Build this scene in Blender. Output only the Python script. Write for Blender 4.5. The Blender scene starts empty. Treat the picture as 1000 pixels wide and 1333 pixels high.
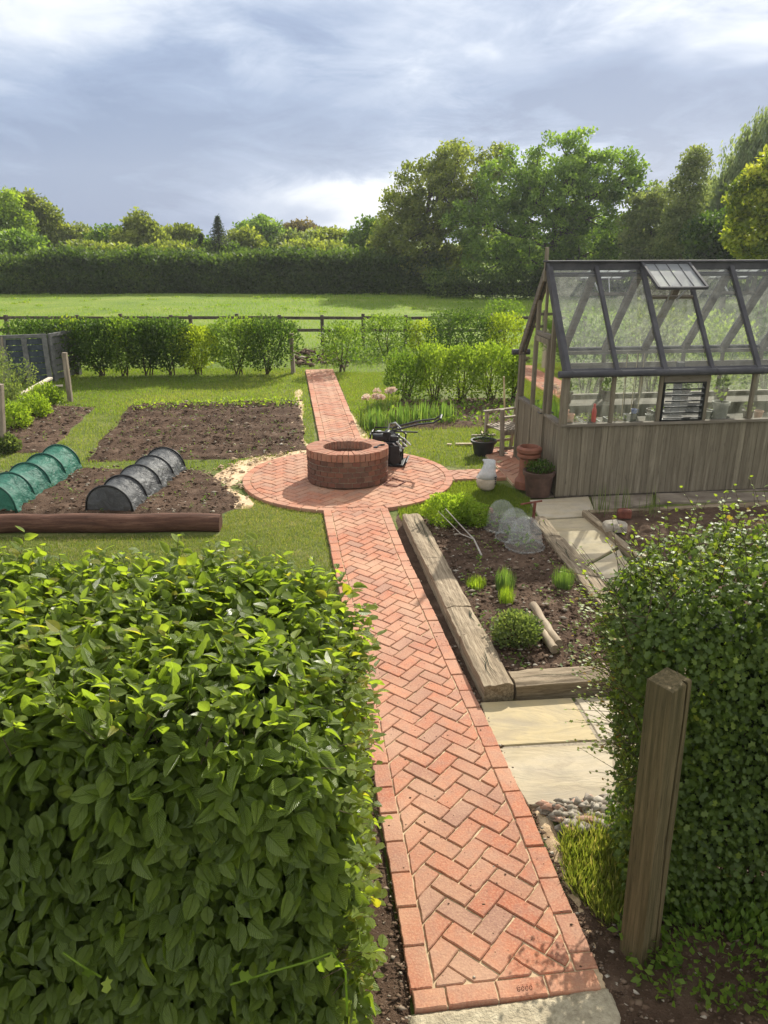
import bpy, math, random
import numpy as np
from mathutils import Vector
R = math.radians
rng = np.random.default_rng(7)
random.seed(7)
sc = bpy.context.scene
COL = sc.collection

# ------------------------------------------------------------------ camera
CAM_H, PITCH, FPX = 3.16, R(19.5), 1001.0
cd = bpy.data.cameras.new('camera'); cam = bpy.data.objects.new('camera', cd); COL.objects.link(cam)
cam.location = (0, 0, CAM_H); cam.rotation_euler = (R(90) - PITCH, 0, 0)
cd.sensor_fit = 'VERTICAL'; cd.sensor_height = 36; cd.lens = 36 * FPX / 1333
cd.clip_start = 0.05; cd.clip_end = 3000
sc.camera = cam
sc.render.resolution_x, sc.render.resolution_y = 768, 1024

# ------------------------------------------------------------------ light
SUN_AZ, SUN_EL = R(23.5), R(34)      # azimuth clockwise from +Y
w = bpy.data.worlds.new('World'); sc.world = w; w.use_nodes = True
nt = w.node_tree; nt.nodes.clear()
def wn(t, **k):
    n = nt.nodes.new(t)
    for a, b in k.items(): setattr(n, a, b)
    return n
def wl(a, b): nt.links.new(a, b)
def wm(op, a, b=None, c=None, clamp=False):
    n = wn('ShaderNodeMath', operation=op, use_clamp=clamp)
    for i, v in enumerate((a, b, c)):
        if v is None: continue
        if isinstance(v, (int, float)): n.inputs[i].default_value = v
        else: wl(v, n.inputs[i])
    return n.outputs[0]
sky = wn('ShaderNodeTexSky', sky_type='NISHITA', sun_disc=False)
sky.sun_elevation = SUN_EL; sky.sun_rotation = SUN_AZ
sky.air_density = 1.2; sky.dust_density = 1.5
skys = wn('ShaderNodeVectorMath', operation='SCALE'); wl(sky.outputs[0], skys.inputs[0]); skys.inputs['Scale'].default_value = 0.085
tc = wn('ShaderNodeTexCoord'); sep = wn('ShaderNodeSeparateXYZ'); wl(tc.outputs['Generated'], sep.inputs[0])
X, Y, Z = sep.outputs
Ya = wm('MAXIMUM', wm('ABSOLUTE', Y), 0.15)
S = wm('DIVIDE', X, Ya); T = wm('DIVIDE', Z, Ya)
mp = wn('ShaderNodeMapping'); wl(tc.outputs['Generated'], mp.inputs[0]); mp.inputs['Scale'].default_value = (1.0, 1.0, 3.2)
def noise(scale, detail=6, rough=.55, dist=0., off=(0, 0, 0)):
    m = wn('ShaderNodeMapping'); wl(mp.outputs[0], m.inputs[0]); m.inputs['Location'].default_value = off
    n = wn('ShaderNodeTexNoise'); wl(m.outputs[0], n.inputs['Vector'])
    n.inputs['Scale'].default_value = scale; n.inputs['Detail'].default_value = detail
    n.inputs['Roughness'].default_value = rough; n.inputs['Distortion'].default_value = dist
    return n.outputs[0]
n1 = noise(2.6, 4, .5, .3); n2 = noise(8, 10, .62, .6, (3, 1, 2)); n3 = noise(4.4, 10, .6, 1.0, (5.3, 2.2, .4))
nz = wm('SUBTRACT', n1, .5); nzz = wm('SUBTRACT', n2, .5)
Sd = wm('ADD', S, wm('MULTIPLY_ADD', nz, .55, wm('MULTIPLY', nzz, .15)))
Td = wm('ADD', T, wm('MULTIPLY_ADD', nz, .16, wm('MULTIPLY', nzz, .07)))
def blob(cs, ct, ws, wt, amp):
    a = wm('POWER', wm('DIVIDE', wm('SUBTRACT', Sd, cs), ws), 2); b = wm('POWER', wm('DIVIDE', wm('SUBTRACT', Td, ct), wt), 2)
    return wm('MULTIPLY', wm('EXPONENT', wm('MULTIPLY', wm('ADD', a, b), -1)), amp)
dens = 0.36
tot = None
for bb in [(-.36, .06, .34, .085, .74), (-.22, .15, .28, .07, .30), (.27, .155, .26, .05, .62), (.16, .235, .30, .03, .12), (.36, .095, .2, .05, .42), (-.08, .225, .16, .03, .22),
           (-.07, .035, .13, .024, -.62), (-.42, .245, .18, .04, -.22), (.46, .205, .13, .045, -.26), (.0, .16, .09, .03, -.22), (.10, .075, .16, .035, -.12), (.17, .22, .25, .03, -.12)]:
    o = blob(*bb); tot = o if tot is None else wm('ADD', tot, o)
tot = wm('ADD', tot, wm('MULTIPLY_ADD', nzz, 1.05, dens))
streak = wm('MULTIPLY', wm('SUBTRACT', n3, .5), .75)
high = wm('MULTIPLY', wm('MAXIMUM', wm('SUBTRACT', T, .34), 0), .9, clamp=True)      # sky above the view thinned to raise the ambient light
behind = wm('MULTIPLY', wm('GREATER_THAN', 0, Y), .55)                                  # unseen sky behind the camera brightened to fill shaded fronts
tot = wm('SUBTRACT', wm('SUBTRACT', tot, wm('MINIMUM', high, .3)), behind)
tot = wm('ADD', tot, streak, clamp=True)
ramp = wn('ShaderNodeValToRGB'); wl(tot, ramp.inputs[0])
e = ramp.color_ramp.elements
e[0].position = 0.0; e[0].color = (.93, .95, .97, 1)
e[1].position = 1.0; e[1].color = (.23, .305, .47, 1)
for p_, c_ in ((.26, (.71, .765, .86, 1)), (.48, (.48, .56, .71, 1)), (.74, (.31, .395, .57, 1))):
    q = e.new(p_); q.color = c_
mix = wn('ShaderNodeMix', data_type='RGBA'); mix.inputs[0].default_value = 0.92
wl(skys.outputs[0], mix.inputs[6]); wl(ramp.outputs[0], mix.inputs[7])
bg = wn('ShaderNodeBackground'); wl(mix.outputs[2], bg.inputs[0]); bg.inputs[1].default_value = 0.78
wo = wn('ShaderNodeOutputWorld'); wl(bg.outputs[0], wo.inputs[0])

sd = bpy.data.lights.new('sun', 'SUN'); sun = bpy.data.objects.new('sun', sd); COL.objects.link(sun)
sd.energy = 5.0; sd.angle = R(.5); sd.color = (1, .945, .83)
sv = Vector((math.sin(SUN_AZ) * math.cos(SUN_EL), math.cos(SUN_AZ) * math.cos(SUN_EL), math.sin(SUN_EL)))
sun.rotation_euler = sv.to_track_quat('Z', 'Y').to_euler(); sun.location = sv * 60
sc.view_settings.view_transform = 'Standard'; sc.view_settings.look = 'None'
sc.view_settings.exposure = 0.62; sc.view_settings.gamma = 1
sc.cycles.max_bounces = 8; sc.cycles.transparent_max_bounces = 16; sc.cycles.use_denoising = True
sc.cycles.diffuse_bounces = 3; sc.cycles.glossy_bounces = 2; sc.cycles.transmission_bounces = 4
sc.cycles.sample_clamp_indirect = 6

# ------------------------------------------------------------------ helpers
def G(px, py, z=0.0):
    "point of the place at height z seen at photo pixel (px, py)"
    a = (px - 500) / FPX; b = (666.5 - py) / FPX
    dy = math.cos(PITCH) + b * math.sin(PITCH); dz = -math.sin(PITCH) + b * math.cos(PITCH)
    t = (z - CAM_H) / dz
    return np.array((a * t, dy * t, z))
def at(px, py, d):
    "point on the ray through a pixel at ground distance d"
    a = (px - 500) / FPX; b = (666.5 - py) / FPX
    dy = math.cos(PITCH) + b * math.sin(PITCH); dz = -math.sin(PITCH) + b * math.cos(PITCH)
    t = d / dy
    return np.array((a * t, d, CAM_H + dz * t))
YAW = R(7.3)
U2 = np.array((math.cos(YAW), math.sin(YAW))); V2 = np.array((-math.sin(YAW), math.cos(YAW)))
O2 = np.array((.120, 2.495))
def L2(u, v): return O2 + u * U2 + v * V2

def tag(o, label=None, cat=None, group=None, kind=None):
    if label: o['label'] = label
    if cat: o['category'] = cat
    if group: o['group'] = group
    if kind: o['kind'] = kind
    return o
def empty(name, loc, rz=0, label=None, cat=None, group=None):
    o = bpy.data.objects.new(name, None); COL.objects.link(o); o.empty_display_size = .1
    o.location = tuple(loc) if len(loc) == 3 else (loc[0], loc[1], 0); o.rotation_euler = (0, 0, rz)
    return tag(o, label, cat, group)
def link_mesh(name, me, mats, parent=None, loc=None):
    for m in (mats if isinstance(mats, (list, tuple)) else [mats]): me.materials.append(m)
    o = bpy.data.objects.new(name, me); COL.objects.link(o)
    if parent is not None: o.parent = parent
    if loc is not None: o.location = tuple(loc)
    return o
def np_mesh(name, V, F, mats, parent=None, rnd=None, uv=None, smooth=False, loc=None):
    "V (n,3); F (m,k) uniform polygons"
    V = np.asarray(V, np.float32); F = np.asarray(F, np.int32)
    me = bpy.data.meshes.new(name); m, k = F.shape
    me.vertices.add(len(V)); me.vertices.foreach_set('co', V.ravel())
    me.loops.add(m * k); me.loops.foreach_set('vertex_index', F.ravel())
    me.polygons.add(m); me.polygons.foreach_set('loop_start', np.arange(m, dtype=np.int32) * k)
    if smooth: me.polygons.foreach_set('use_smooth', np.ones(m, bool))
    if uv is not None:
        l = me.uv_layers.new(name='UVMap'); l.data.foreach_set('uv', np.asarray(uv, np.float32)[F.ravel()].ravel())
    if rnd is not None:
        a = me.attributes.new('rnd', 'FLOAT', 'FACE'); a.data.foreach_set('value', np.asarray(rnd, np.float32))
    me.update(calc_edges=True)
    return link_mesh(name, me, mats, parent, loc)

class MB:
    "collects polygons of any size; built as ONE mesh"
    def __init__(s): s.v = []; s.f = []; s.m = []; s.r = []; s.cur = 0; s.rc = 0.5
    def add(s, vs, fs, m=None):
        b = len(s.v); s.v += [tuple(map(float, q)) for q in vs]
        for f in fs: s.f.append([b + i for i in f]); s.m.append(s.cur if m is None else m); s.r.append(s.rc)
        return s
    def box(s, x0, y0, z0, x1, y1, z1, m=None):
        v = [(x0, y0, z0), (x1, y0, z0), (x1, y1, z0), (x0, y1, z0), (x0, y0, z1), (x1, y0, z1), (x1, y1, z1), (x0, y1, z1)]
        return s.add(v, [(0, 3, 2, 1), (4, 5, 6, 7), (0, 1, 5, 4), (1, 2, 6, 5), (2, 3, 7, 6), (3, 0, 4, 7)], m)
    def bar(s, p, q, a, b, up=(0, 0, 1), m=None):
        "beam of section a (side) by b (up) from p to q"
        p = Vector(p); q = Vector(q); d = (q - p).normalized(); upv = Vector(up)
        if abs(d.dot(upv)) > .98: upv = Vector((1, 0, 0))
        sd_ = d.cross(upv).normalized(); u = sd_.cross(d).normalized()
        v = []
        for e_ in (p, q):
            for i, j in ((-1, -1), (1, -1), (1, 1), (-1, 1)): v.append(e_ + sd_ * (i * a / 2) + u * (j * b / 2))
        return s.add(v, [(3, 2, 1, 0), (4, 5, 6, 7), (0, 1, 5, 4), (1, 2, 6, 5), (2, 3, 7, 6), (3, 0, 4, 7)], m)
    def tube(s, pts, rad, n=8, m=None, cap=True):
        pts = [Vector(p) for p in pts]; rr = rad if isinstance(rad, (list, tuple)) else [rad] * len(pts)
        v = []; f = []
        ref = Vector((0.13, .21, 1)).normalized()
        for i, p in enumerate(pts):
            d = (pts[min(i + 1, len(pts) - 1)] - pts[max(i - 1, 0)]).normalized()
            if abs(d.dot(ref)) > .95: ref = Vector((1, 0.1, .1)).normalized()
            a = d.cross(ref).normalized(); b = d.cross(a)
            for k in range(n):
                t = 2 * math.pi * k / n; v.append(p + (a * math.cos(t) + b * math.sin(t)) * rr[i])
        for i in range(len(pts) - 1):
            for k in range(n):
                k2 = (k + 1) % n; f.append((i * n + k, i * n + k2, (i + 1) * n + k2, (i + 1) * n + k))
        if cap: f.append(tuple(range(n))[::-1]); f.append(tuple((len(pts) - 1) * n + k for k in range(n)))
        return s.add(v, f, m)
    def lathe(s, prof, n=32, c=(0, 0, 0), m=None, a0=0., jit=0.):
        v = []; f = []
        for r, z in prof:
            for k in range(n):
                t = a0 + 2 * math.pi * k / n; rr = r * (1 + jit * math.sin(3 * t + 1) + jit * math.sin(5 * t + z * 9))
                v.append((c[0] + rr * math.cos(t), c[1] + rr * math.sin(t), c[2] + z))
        for i in range(len(prof) - 1):
            for k in range(n):
                k2 = (k + 1) % n; f.append((i * n + k, i * n + k2, (i + 1) * n + k2, (i + 1) * n + k))
        if prof[0][0] > 1e-4: f.append(tuple(range(n))[::-1])
        if prof[-1][0] > 1e-4: f.append(tuple((len(prof) - 1) * n + k for k in range(n)))
        return s.add(v, f, m)
    def prism(s, poly, z0, z1, m=None, inset=0., drop=0.):
        "polygon extruded; optional chamfer on top"
        n = len(poly); P = np.array(poly, float)
        a = sum(P[i][0] * P[(i + 1) % n][1] - P[(i + 1) % n][0] * P[i][1] for i in range(n))
        if a < 0: P = P[::-1]
        rings = [(P, z0), (P, z1 - drop)]
        if inset > 0:
            c = P.mean(0); Q = []
            for i in range(n):
                e1 = P[i] - P[i - 1]; e2 = P[(i + 1) % n] - P[i]
                l1 = np.hypot(*e1) + 1e-9; l2 = np.hypot(*e2) + 1e-9
                n1_ = np.array((-e1[1], e1[0])) / l1; n2_ = np.array((-e2[1], e2[0])) / l2
                d = n1_ + n2_; k = inset / max(.35, (1 + n1_ @ n2_)) 
                Q.append(P[i] + d * min(k, inset * 2))
            rings.append((np.array(Q), z1))
        v = []
        for q, z in rings: v += [(x, y, z) for x, y in q]
        f = []
        for r_ in range(len(rings) - 1):
            for i in range(n): j = (i + 1) % n; f.append((r_ * n + i, r_ * n + j, (r_ + 1) * n + j, (r_ + 1) * n + i))
        k = (len(rings) - 1) * n; f.append(tuple(k + i for i in range(n)))
        return s.add(v, f, m)
    def build(s, name, mats, parent=None, smooth=False, bevel=0, loc=None, auto=None):
        me = bpy.data.meshes.new(name); me.from_pydata(s.v, [], s.f)
        me.polygons.foreach_set('material_index', s.m)
        a = me.attributes.new('rnd', 'FLOAT', 'FACE'); a.data.foreach_set('value', s.r)
        if smooth: me.polygons.foreach_set('use_smooth', [True] * len(s.f))
        me.update()
        o = link_mesh(name, me, mats, parent, loc)
        if smooth and auto:
            me.set_sharp_from_angle(angle=R(auto))
        if bevel:
            b = o.modifiers.new('bevel', 'BEVEL'); b.width = bevel; b.segments = 2; b.limit_method = 'ANGLE'; b.angle_limit = R(40)
        return o

def inpoly(P, poly):
    x, y = P[:, 0], P[:, 1]; c = np.zeros(len(P), bool); n = len(poly)
    for i in range(n):
        x1, y1 = poly[i][0], poly[i][1]; x2, y2 = poly[i - 1][0], poly[i - 1][1]
        if y1 == y2: continue
        k = ((y1 > y) != (y2 > y)) & (x < (x2 - x1) * (y - y1) / (y2 - y1) + x1); c ^= k
    return c
def edgedist(P, poly):
    d = np.full(len(P), 1e9); n = len(poly)
    for i in range(n):
        a = np.array(poly[i - 1][:2]); b = np.array(poly[i][:2]); ab = b - a
        t = np.clip(((P - a) @ ab) / (ab @ ab + 1e-12), 0, 1); d = np.minimum(d, np.hypot(*(P - a - t[:, None] * ab).T))
    return d
def clip_poly(sub, clip):
    "Sutherland-Hodgman against a convex counter-clockwise polygon"
    out = [tuple(p) for p in sub]; n = len(clip)
    for i in range(n):
        a = clip[i]; b = clip[(i + 1) % n]; inp = out; out = []
        if not inp: return []
        def side(p): return (b[0] - a[0]) * (p[1] - a[1]) - (b[1] - a[1]) * (p[0] - a[0])
        for j in range(len(inp)):
            p = inp[j - 1]; q = inp[j]; sp = side(p); sq = side(q)
            if (sp >= 0) != (sq >= 0):
                t = sp / (sp - sq); out.append((p[0] + t * (q[0] - p[0]), p[1] + t * (q[1] - p[1])))
            if sq >= 0: out.append(q)
    o2 = []
    for p in out:
        if not o2 or math.hypot(p[0] - o2[-1][0], p[1] - o2[-1][1]) > .002: o2.append(p)
    if len(o2) > 2 and math.hypot(o2[0][0] - o2[-1][0], o2[0][1] - o2[-1][1]) < .002: o2.pop()
    return o2
def area(p): return abs(sum(p[i - 1][0] * p[i][1] - p[i][0] * p[i - 1][1] for i in range(len(p)))) / 2

class Wob:
    "smooth pseudo-noise of position"
    def __init__(s, seed, freq, n=7):
        r = np.random.default_rng(seed); s.k = r.normal(0, freq, (n, 3)); s.p = r.uniform(0, 6.28, n)
    def __call__(s, P):
        P = np.asarray(P, float)
        if P.shape[1] == 2: P = np.c_[P, np.zeros(len(P))]
        return np.sin(P @ s.k.T + s.p).sum(1) / len(s.p) * 1.6

# ------------------------------------------------------------------ materials
def nodes(m):
    m.use_nodes = True; t = m.node_tree; t.nodes.clear(); o = t.nodes.new('ShaderNodeOutputMaterial'); return t, o
class NT:
    def __init__(s, name): s.m = bpy.data.materials.new(name); s.t, s.o = nodes(s.m)
    def n(s, typ, **k):
        x = s.t.nodes.new(typ)
        for a, b in k.items():
            if a.startswith('i_'):
                key = a[2:]; key = int(key) if key.isdigit() else key.replace('_', ' ')
                if hasattr(b, 'node'): s.t.links.new(b, x.inputs[key])
                else: x.inputs[key].default_value = b
            else: setattr(x, a, b)
        return x
    def l(s, a, b): s.t.links.new(a, b)
    def noise(s, scale, detail=4, rough=.55, vec=None, dist=0.):
        x = s.n('ShaderNodeTexNoise', i_Scale=scale, i_Detail=detail, i_Roughness=rough, i_Distortion=dist)
        s.l(vec if vec is not None else s.pos(), x.inputs['Vector']); return x.outputs[0]
    def pos(s):
        if not hasattr(s, '_p'): s._p = s.n('ShaderNodeTexCoord').outputs['Object']
        return s._p
    def scaled(s, sx, sy, sz, rot=(0, 0, 0)):
        x = s.n('ShaderNodeMapping'); s.l(s.pos(), x.inputs[0]); x.inputs['Scale'].default_value = (sx, sy, sz); x.inputs['Rotation'].default_value = rot
        return x.outputs[0]
    def ramp(s, fac, stops, interp='LINEAR'):
        x = s.n('ShaderNodeValToRGB'); s.l(fac, x.inputs[0]); x.color_ramp.interpolation = interp
        e = x.color_ramp.elements; e[0].position = stops[0][0]; e[0].color = (*stops[0][1], 1); e[1].position = stops[-1][0]; e[1].color = (*stops[-1][1], 1)
        for p_, c_ in stops[1:-1]: q = e.new(p_); q.color = (*c_, 1)
        return x.outputs[0]
    def mixc(s, fac, a, b, blend='MIX'):
        x = s.n('ShaderNodeMix', data_type='RGBA', blend_type=blend)
        for i, v in ((0, fac), (6, a), (7, b)):
            if hasattr(v, 'node'): s.l(v, x.inputs[i])
            elif i == 0: x.inputs[0].default_value = v
            else: x.inputs[i].default_value = (*v, 1)
        return x.outputs[2]
    def math(s, op, a, b=None, clamp=False):
        x = s.n('ShaderNodeMath', operation=op, use_clamp=clamp)
        for i, v in enumerate((a, b)):
            if v is None: continue
            if hasattr(v, 'node'): s.l(v, x.inputs[i])
            else: x.inputs[i].default_value = v
        return x.outputs[0]
    def attr(s): return s.n('ShaderNodeAttribute', attribute_name='rnd').outputs['Fac']
    def bump(s, h, strength=.4, dist=.01):
        x = s.n('ShaderNodeBump', i_Strength=strength, i_Distance=dist); s.l(h, x.inputs['Height']); return x.outputs[0]
    def pbr(s, col, rough=.8, normal=None, spec=.3, metal=0., **k):
        x = s.n('ShaderNodeBsdfPrincipled')
        if hasattr(col, 'node'): s.l(col, x.inputs['Base Color'])
        else: x.inputs['Base Color'].default_value = (*col, 1)
        if hasattr(rough, 'node'): s.l(rough, x.inputs['Roughness'])
        else: x.inputs['Roughness'].default_value = rough
        x.inputs['Specular IOR Level'].default_value = spec; x.inputs['Metallic'].default_value = metal
        if normal is not None: s.l(normal, x.inputs['Normal'])
        for a, b in k.items(): x.inputs[a.replace('_', ' ')].default_value = b
        return x.outputs[0]
    def out(s, sh): s.l(sh, s.o.inputs[0]); return s.m

def simple(name, c1, c2, scale=8, rough=.75, bump=.3, bd=.004, spec=.3, metal=0., stretch=(1, 1, 1), detail=6, lo=.35, hi=.68):
    a = NT(name); v = a.scaled(*stretch); f = a.noise(scale, detail, .6, v)
    c = a.ramp(f, [(lo, c1), (hi, c2)]); h = a.noise(scale * 3, 4, .6, v)
    return a.out(a.pbr(c, rough, a.bump(h, bump, bd), spec, metal))
def leaf_mat(name, stops, trans=.45, tcol=1.6, rough=.58, spec=.25, veins=False):
    a = NT(name); r = a.attr()
    col = a.ramp(r, stops)
    nrm = None
    if veins:
        uv = a.n('ShaderNodeTexCoord').outputs['UV']; sx = a.n('ShaderNodeSeparateXYZ'); a.l(uv, sx.inputs[0])
        av = a.math('ABSOLUTE', a.math('SUBTRACT', sx.outputs[1], .5))
        ph = a.math('SUBTRACT', sx.outputs[0], a.math('MULTIPLY', av, .75))
        wv = a.math('SINE', a.math('MULTIPLY', ph, 2 * math.pi * 11))
        mid = a.math('SUBTRACT', 1., a.math('MULTIPLY', av, 30.), clamp=True)
        h = a.math('SUBTRACT', a.math('MULTIPLY', wv, .5), a.math('MULTIPLY', mid, 2.))
        nrm = a.bump(h, 1., .0035)
        vc = a.math('MULTIPLY', a.math('GREATER_THAN', wv, .75), .45)
        vc = a.math('MAXIMUM', vc, a.math('MULTIPLY', mid, .6))
        col = a.mixc(vc, col, (.26, .36, .09)); col = a.mixc(a.ramp(a.noise(60, 3, .6), [(.3, (.3, .3, .3)), (.5, (0, 0, 0))]), col, (.05, .08, .012))
    p = a.pbr(col, rough, nrm, spec)
    t = a.n('ShaderNodeBsdfTranslucent')
    tc_ = a.n('ShaderNodeVectorMath', operation='MULTIPLY'); a.l(col, tc_.inputs[0]); tc_.inputs[1].default_value = (tcol * 1.25, tcol * 1.25, tcol * .5)
    a.l(tc_.outputs[0], t.inputs[0])
    m = a.n('ShaderNodeMixShader', i_0=trans); a.l(p, m.inputs[1]); a.l(t.outputs[0], m.inputs[2])
    return a.out(m.outputs[0])

M = {}
def build_materials():
    # brick paving: per-brick colour from the 'rnd' attribute
    a = NT('paving_brick'); r = a.attr(); n = a.noise(14, 5, .6); n2_ = a.noise(90, 4, .6); n3_ = a.noise(2.2, 3, .5)
    base = a.ramp(r, [(0, (.36, .12, .064)), (.3, (.42, .155, .08)), (.55, (.36, .15, .09)), (.75, (.33, .15, .09)), (.92, (.285, .15, .105)), (1, (.43, .19, .105))])
    c = a.mixc(a.ramp(n, [(.4, (0, 0, 0)), (.66, (.6, .6, .6))]), base, (.27, .145, .105))
    c = a.mixc(a.ramp(a.noise(1.1, 5, .6), [(.40, (0, 0, 0)), (.62, (.4, .4, .4))]), c, (.33, .19, .14))
    c = a.mixc(a.ramp(n2_, [(.46, (0, 0, 0)), (.72, (.42, .42, .42))]), c, (.58, .36, .22))
    c = a.mixc(a.ramp(a.noise(45, 5, .7), [(.30, (.7, .7, .7)), (.42, (0, 0, 0))]), c, (.20, .085, .05))
    c = a.mixc(a.ramp(n3_, [(.42, (.0, .0, .0)), (.75, (.36, .36, .36))]), c, (.60, .38, .23))
    h = a.math('ADD', a.math('MULTIPLY', n, .6), a.math('MULTIPLY', n2_, .5))
    M['brick'] = a.out(a.pbr(c, .82, a.bump(h, .8, .006), .25))
    a = NT('wall_brick'); r = a.attr(); n = a.noise(20, 5, .6)
    base = a.ramp(r, [(0, (.17, .070, .045)), (.3, (.11, .055, .038)), (.55, (.20, .085, .052)), (.8, (.085, .050, .038)), (1, (.24, .125, .08))])
    c = a.mixc(a.ramp(n, [(.45, (0, 0, 0)), (.7, (.6, .6, .6))]), base, (.15, .09, .065))
    M['wbrick'] = a.out(a.pbr(c, .85, a.bump(n, .7, .006), .2))
    a = NT('rim_brick'); r = a.attr(); n = a.noise(22, 5, .65)
    c = a.mixc(a.ramp(n, [(.4, (0, 0, 0)), (.68, (.6, .6, .6))]), a.ramp(r, [(0, (.27, .10, .06)), (.5, (.33, .145, .09)), (1, (.22, .11, .075))]), (.40, .24, .16))
    M['rimbrick'] = a.out(a.pbr(c, .85, a.bump(n, .8, .006), .2))
    M['sandjoint'] = simple('jointing_sand', (.38, .27, .16), (.58, .44, .28), 30, .95, .6, .004)
    M['mortar'] = simple('lime_mortar', (.22, .18, .13), (.38, .32, .23), 40, .95, .6, .004)
    M['concrete'] = simple('rough_concrete', (.30, .25, .17), (.50, .43, .30), 22, .95, 1., .012)
    a = NT('loose_sand'); n = a.noise(3.5, 8, .7); n2_ = a.noise(28, 6, .7)
    c = a.ramp(n, [(.30, (.18, .115, .07)), (.40, (.38, .26, .155)), (.52, (.58, .43, .27)), (.7, (.68, .53, .35))])
    c = a.mixc(a.ramp(n2_, [(.30, (.8, .8, .8)), (.42, (0, 0, 0))]), c, (.20, .13, .08))
    M['sand'] = a.out(a.pbr(c, .95, a.bump(n2_, 1., .012), .1))
    # soil
    a = NT('garden_soil'); n = a.noise(5, 8, .65); n2_ = a.noise(60, 5, .7)
    c = a.ramp(n, [(.35, (.060, .037, .024)), (.55, (.105, .066, .044)), (.72, (.17, .115, .08))])
    c = a.mixc(a.ramp(n2_, [(.60, (0, 0, 0)), (.68, (.6, .6, .6))]), c, (.30, .235, .18))
    M['soil'] = a.out(a.pbr(c, .95, a.bump(n2_, 1., .02), .1))
    a = NT('soil_clod'); r = a.attr(); c = a.ramp(r, [(0, (.06, .038, .025)), (.6, (.12, .078, .052)), (.84, (.19, .135, .095)), (.93, (.30, .25, .19)), (1, (.42, .37, .30))])
    M['clod'] = a.out(a.pbr(c, .95, None, .1))
    a = NT('rubble_stone'); r = a.attr(); c = a.ramp(r, [(0, (.14, .11, .085)), (.5, (.27, .225, .17)), (.8, (.42, .37, .30)), (.93, (.36, .17, .10)), (1, (.40, .15, .08))])
    n = a.noise(30, 5, .6); M['rubble'] = a.out(a.pbr(a.mixc(.4, c, a.ramp(n, [(.3, (.15, .12, .09)), (.7, (.6, .55, .46))])), .9, a.bump(n, .6, .008), .2))
    # grass ground
    a = NT('grass_ground'); geo = a.n('ShaderNodeNewGeometry').outputs['Position']
    n = a.noise(.35, 6, .6, geo); n2_ = a.noise(9, 8, .7, geo); n3_ = a.noise(1.8, 6, .65, geo)
    lawn = a.ramp(n3_, [(.3, (.085, .105, .028)), (.5, (.13, .155, .038)), (.7, (.21, .20, .075))])
    field = a.ramp(n, [(.3, (.115, .185, .022)), (.52, (.17, .235, .030)), (.75, (.235, .27, .055))])
    sy = a.n('ShaderNodeSeparateXYZ'); a.l(geo, sy.inputs[0])
    f = a.math('MULTIPLY', a.math('SUBTRACT', sy.outputs[1], 17.), .12, clamp=True)
    c = a.mixc(f, lawn, field)
    c = a.mixc(a.ramp(n2_, [(.36, (.65, .65, .65)), (.56, (0, 0, 0))]), c, (.055, .085, .016))
    M['ground'] = a.out(a.pbr(c, .9, a.bump(n2_, 1., .05), .15))
    M['blade'] = leaf_mat('grass_blade', [(0, (.07, .105, .018)), (.4, (.125, .165, .030)), (.8, (.20, .22, .055)), (1, (.36, .31, .14))], .45, 1.45, .5, .3)
    M['lawnblade'] = leaf_mat('lawn_grass_blade', [(0, (.10, .145, .024)), (.45, (.155, .205, .034)), (.8, (.225, .25, .055)), (1, (.34, .32, .10))], .45, 1.4, .5, .3)
    M['straw'] = leaf_mat('dry_grass', [(0, (.30, .24, .12)), (1, (.52, .44, .26))], .3, 1., .7, .2)
    M['fieldblade'] = leaf_mat('field_grass_blade', [(0, (.11, .20, .02)), (.5, (.17, .26, .028)), (1, (.26, .30, .06))], .45, 1.4, .5, .3)
    # timber
    def wood(name, c1, c2, c3, s_=(1, 1, 1), scale=6, rough=.8, bump=.6):
        a = NT(name); v = a.scaled(*s_); n = a.noise(scale, 8, .65, v, .4); n2_ = a.noise(scale * 4, 6, .7, v); r = a.attr(); n4 = a.noise(2.5, 4, .6)
        c = a.ramp(n, [(.3, c1), (.5, c2), (.72, c3)])
        c = a.mixc(a.math('MULTIPLY', r, .55), c, c1)
        c = a.mixc(a.ramp(n4, [(.45, (0, 0, 0)), (.7, (.35, .35, .35))]), c, tuple(x * .6 for x in c2))
        c = a.mixc(a.ramp(n2_, [(.32, (.85, .85, .85)), (.42, (0, 0, 0))]), c, tuple(x * .25 for x in c1))
        return a.out(a.pbr(c, rough, a.bump(n2_, bump, .006), .2))
    M['sleeper'] = wood('weathered_sleeper', (.14, .095, .06), (.34, .25, .16), (.50, .39, .26), (14, 1.1, 14), 2.2)
    M['sleeper_x'] = wood('weathered_sleeper_end', (.10, .07, .042), (.30, .23, .15), (.49, .40, .28), (1.3, 22, 22), 2.4, .85, 1.)
    M['cedar'] = wood('silvered_cedar', (.12, .098, .068), (.22, .185, .13), (.32, .275, .20), (18, 18, .9), 1.6, .75, .5)
    M['cedar_h'] = wood('silvered_cedar_rail', (.11, .092, .07), (.19, .16, .122), (.27, .235, .185), (1, 1, 14), 1.6, .75, .35)
    M['post'] = wood('mossy_post', (.05, .045, .018), (.13, .10, .05), (.24, .18, .095), (20, 20, .8), 1.8, .8, 1.)
    M['oldwood'] = wood('grey_garden_wood', (.14, .115, .085), (.27, .22, .165), (.40, .34, .26), (10, 10, 1.2), 2)
    M['darkwood'] = wood('dark_fence_wood', (.045, .036, .028), (.09, .072, .055), (.16, .13, .10), (6, 6, 3), 2)
    M['palletwood'] = simple('grey_pallet_wood', (.10, .10, .095), (.19, .185, .175), 9, .85, .5)
    M['dark_pallet'] = simple('dark_pallet_board', (.035, .045, .055), (.07, .085, .10), 9, .8, .4)
    M['logwood'] = wood('red_brown_log', (.050, .026, .017), (.12, .055, .034), (.24, .13, .085), (1.2, 12, 12), 2.2, .8, 1.)
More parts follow.
